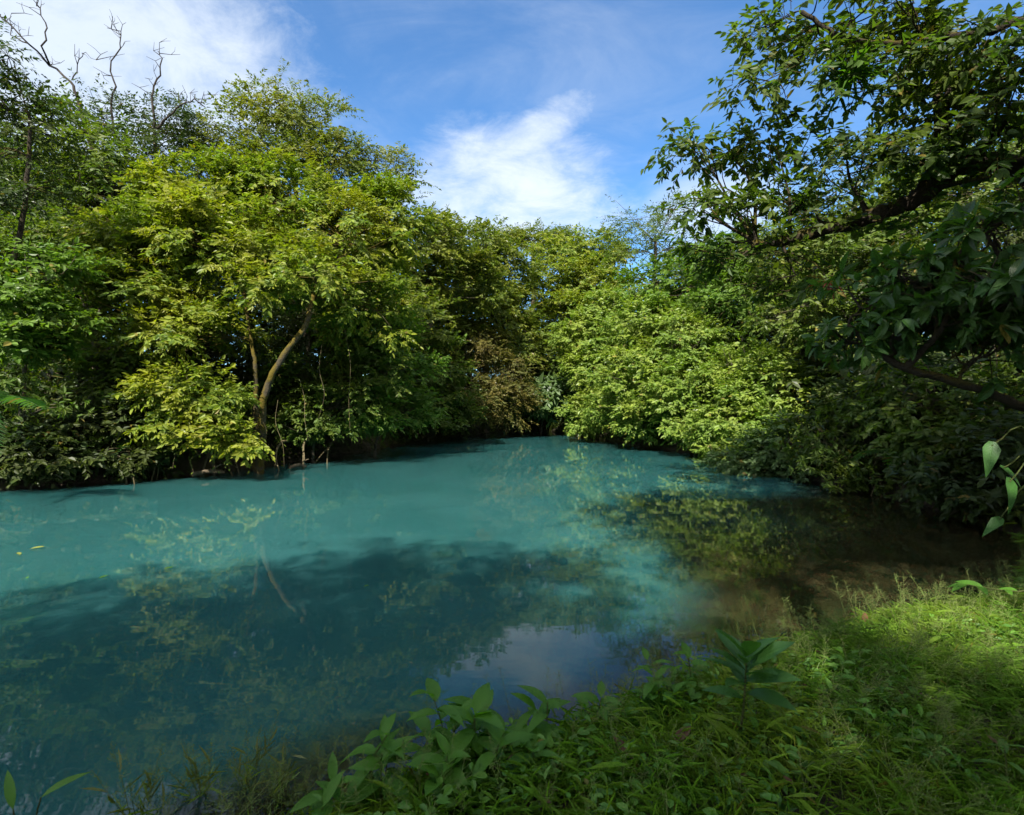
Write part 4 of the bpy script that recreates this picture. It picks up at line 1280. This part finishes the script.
def flat_leaf(name, label, px, d, z, L, mat, ang, group, tilt=0.0):
    x = (px - 512) / F * d
    b = np.array([x, d, z])
    ml = MB()
    dd = np.array([math.cos(ang), math.sin(ang), tilt])
    put_leaves(ml, np.zeros((1, 3)), dd[None], np.array([[0.1, -.1, 1.0]]), L, L * .42, 'hi', -0.12)
    o = ml.build(name, M[mat], uv=True)
    o.location = b
    tag(o, label, 'leaf', group)


GFL = 'leaves afloat on the turquoise water'
for px, py, L, ang, lb in ((29, 549.5, .17, .3, 'largest yellow leaf afloat on the bright water at the far left'), (19, 555.5, .12, 2.5, 'smaller yellow leaf afloat just left of the largest one'),
                           (98, 579, .09, 1, 'small leaf afloat on the shade line at the left'), (163, 570, .10, .6, 'dark leaf afloat on the shade line beside reflected foliage'),
                           (25, 579.5, .06, 2, 'tiny leaf afloat below the two yellow leaves'), (363, 587.5, .06, .4, 'pale leaf afloat alone on the dark green water')):
    d = F * CAMZ / (py - HOR)
    flat_leaf('floating_leaf', lb, px, d, 0.006, L, 'floating' if L > .11 else 'herb', ang, GFL)
GFD = 'dead leaves lying in the near grass'
for px, d, L, ang, lb in ((675, 2.75, .13, .5, 'red-brown dead leaf in the grass left of the seedling stem'), (634, 2.6, .14, 2.2, 'orange-brown dead leaf low between the grass tufts'),
                          (748, 2.45, .13, 4, 'dull brown dead leaf at the bottom below the seedling'), (866, 4.55, .12, 1, 'pale brown dead leaf on the lit grass by the water')):
    flat_leaf('dead_leaf', lb, px, d, gz((px - 512) / F * d, d) + 0.12, L, 'dead', ang, GFD, .25)

RT = 'bare root hanging from the steep bank down to the water'
r_ = np.random.default_rng(91)
for px, d in ((205, 14.9), (232, 15.2), (275, 16.3), (300, 16.9), (330, 18.0), (846, 12.4), (862, 12.0), (878, 11.8), (760, 17.0), (700, 21.0), (905, 11.2), (120, 13.6), (160, 14.2)):
    x = (px - 512) / F * d
    a = np.array([x, d + .35, 0.75]); e = np.array([x + r_.normal(0, .25), d - .35, -0.12])
    root = thing('exposed_root', a, RT, 'root', 'roots hanging from the banks')
    mb = MB(); pth = spline([a + [0, .5, .05], a, (a + e) / 2 + [r_.normal(0, .12), -.12, .1], e], 12); tube(mb, pth, [.05, .032, .015], 6, r_, .1); mb.build('root_stem', M['vine'], root, a)
    mb = MB(); k = 6; e2 = e + [r_.normal(0, .3), r_.normal(0, .1), 0]; tube(mb, spline([pth[k], (pth[k] + e2) / 2 + [.05, -.05, .08], e2], 7), [.02, .008], 5); mb.build('rootlet', M['vine'], root, a)

r_ = np.random.default_rng(23)
for k in range(16):
    x = r_.uniform(-0.6, 3.2); y = r_.uniform(2.0, 3.3) + max(0, x - 1) * .3
    if shore_dist(np.array([x]), np.array([y]))[0] > 0.1:
        flat_leaf('dead_leaf', 'tiny curled brown leaf scattered low in the near grass', 512 + F * x / y, y, gz(x, y) + r_.uniform(.09, .15), r_.uniform(.05, .09), 'dead', r_.uniform(0, 6.28), GFD, r_.uniform(-.3, .4))

print('leaf faces', sum(len(o.data.polygons) for o in C.objects if o.type == 'MESH'))
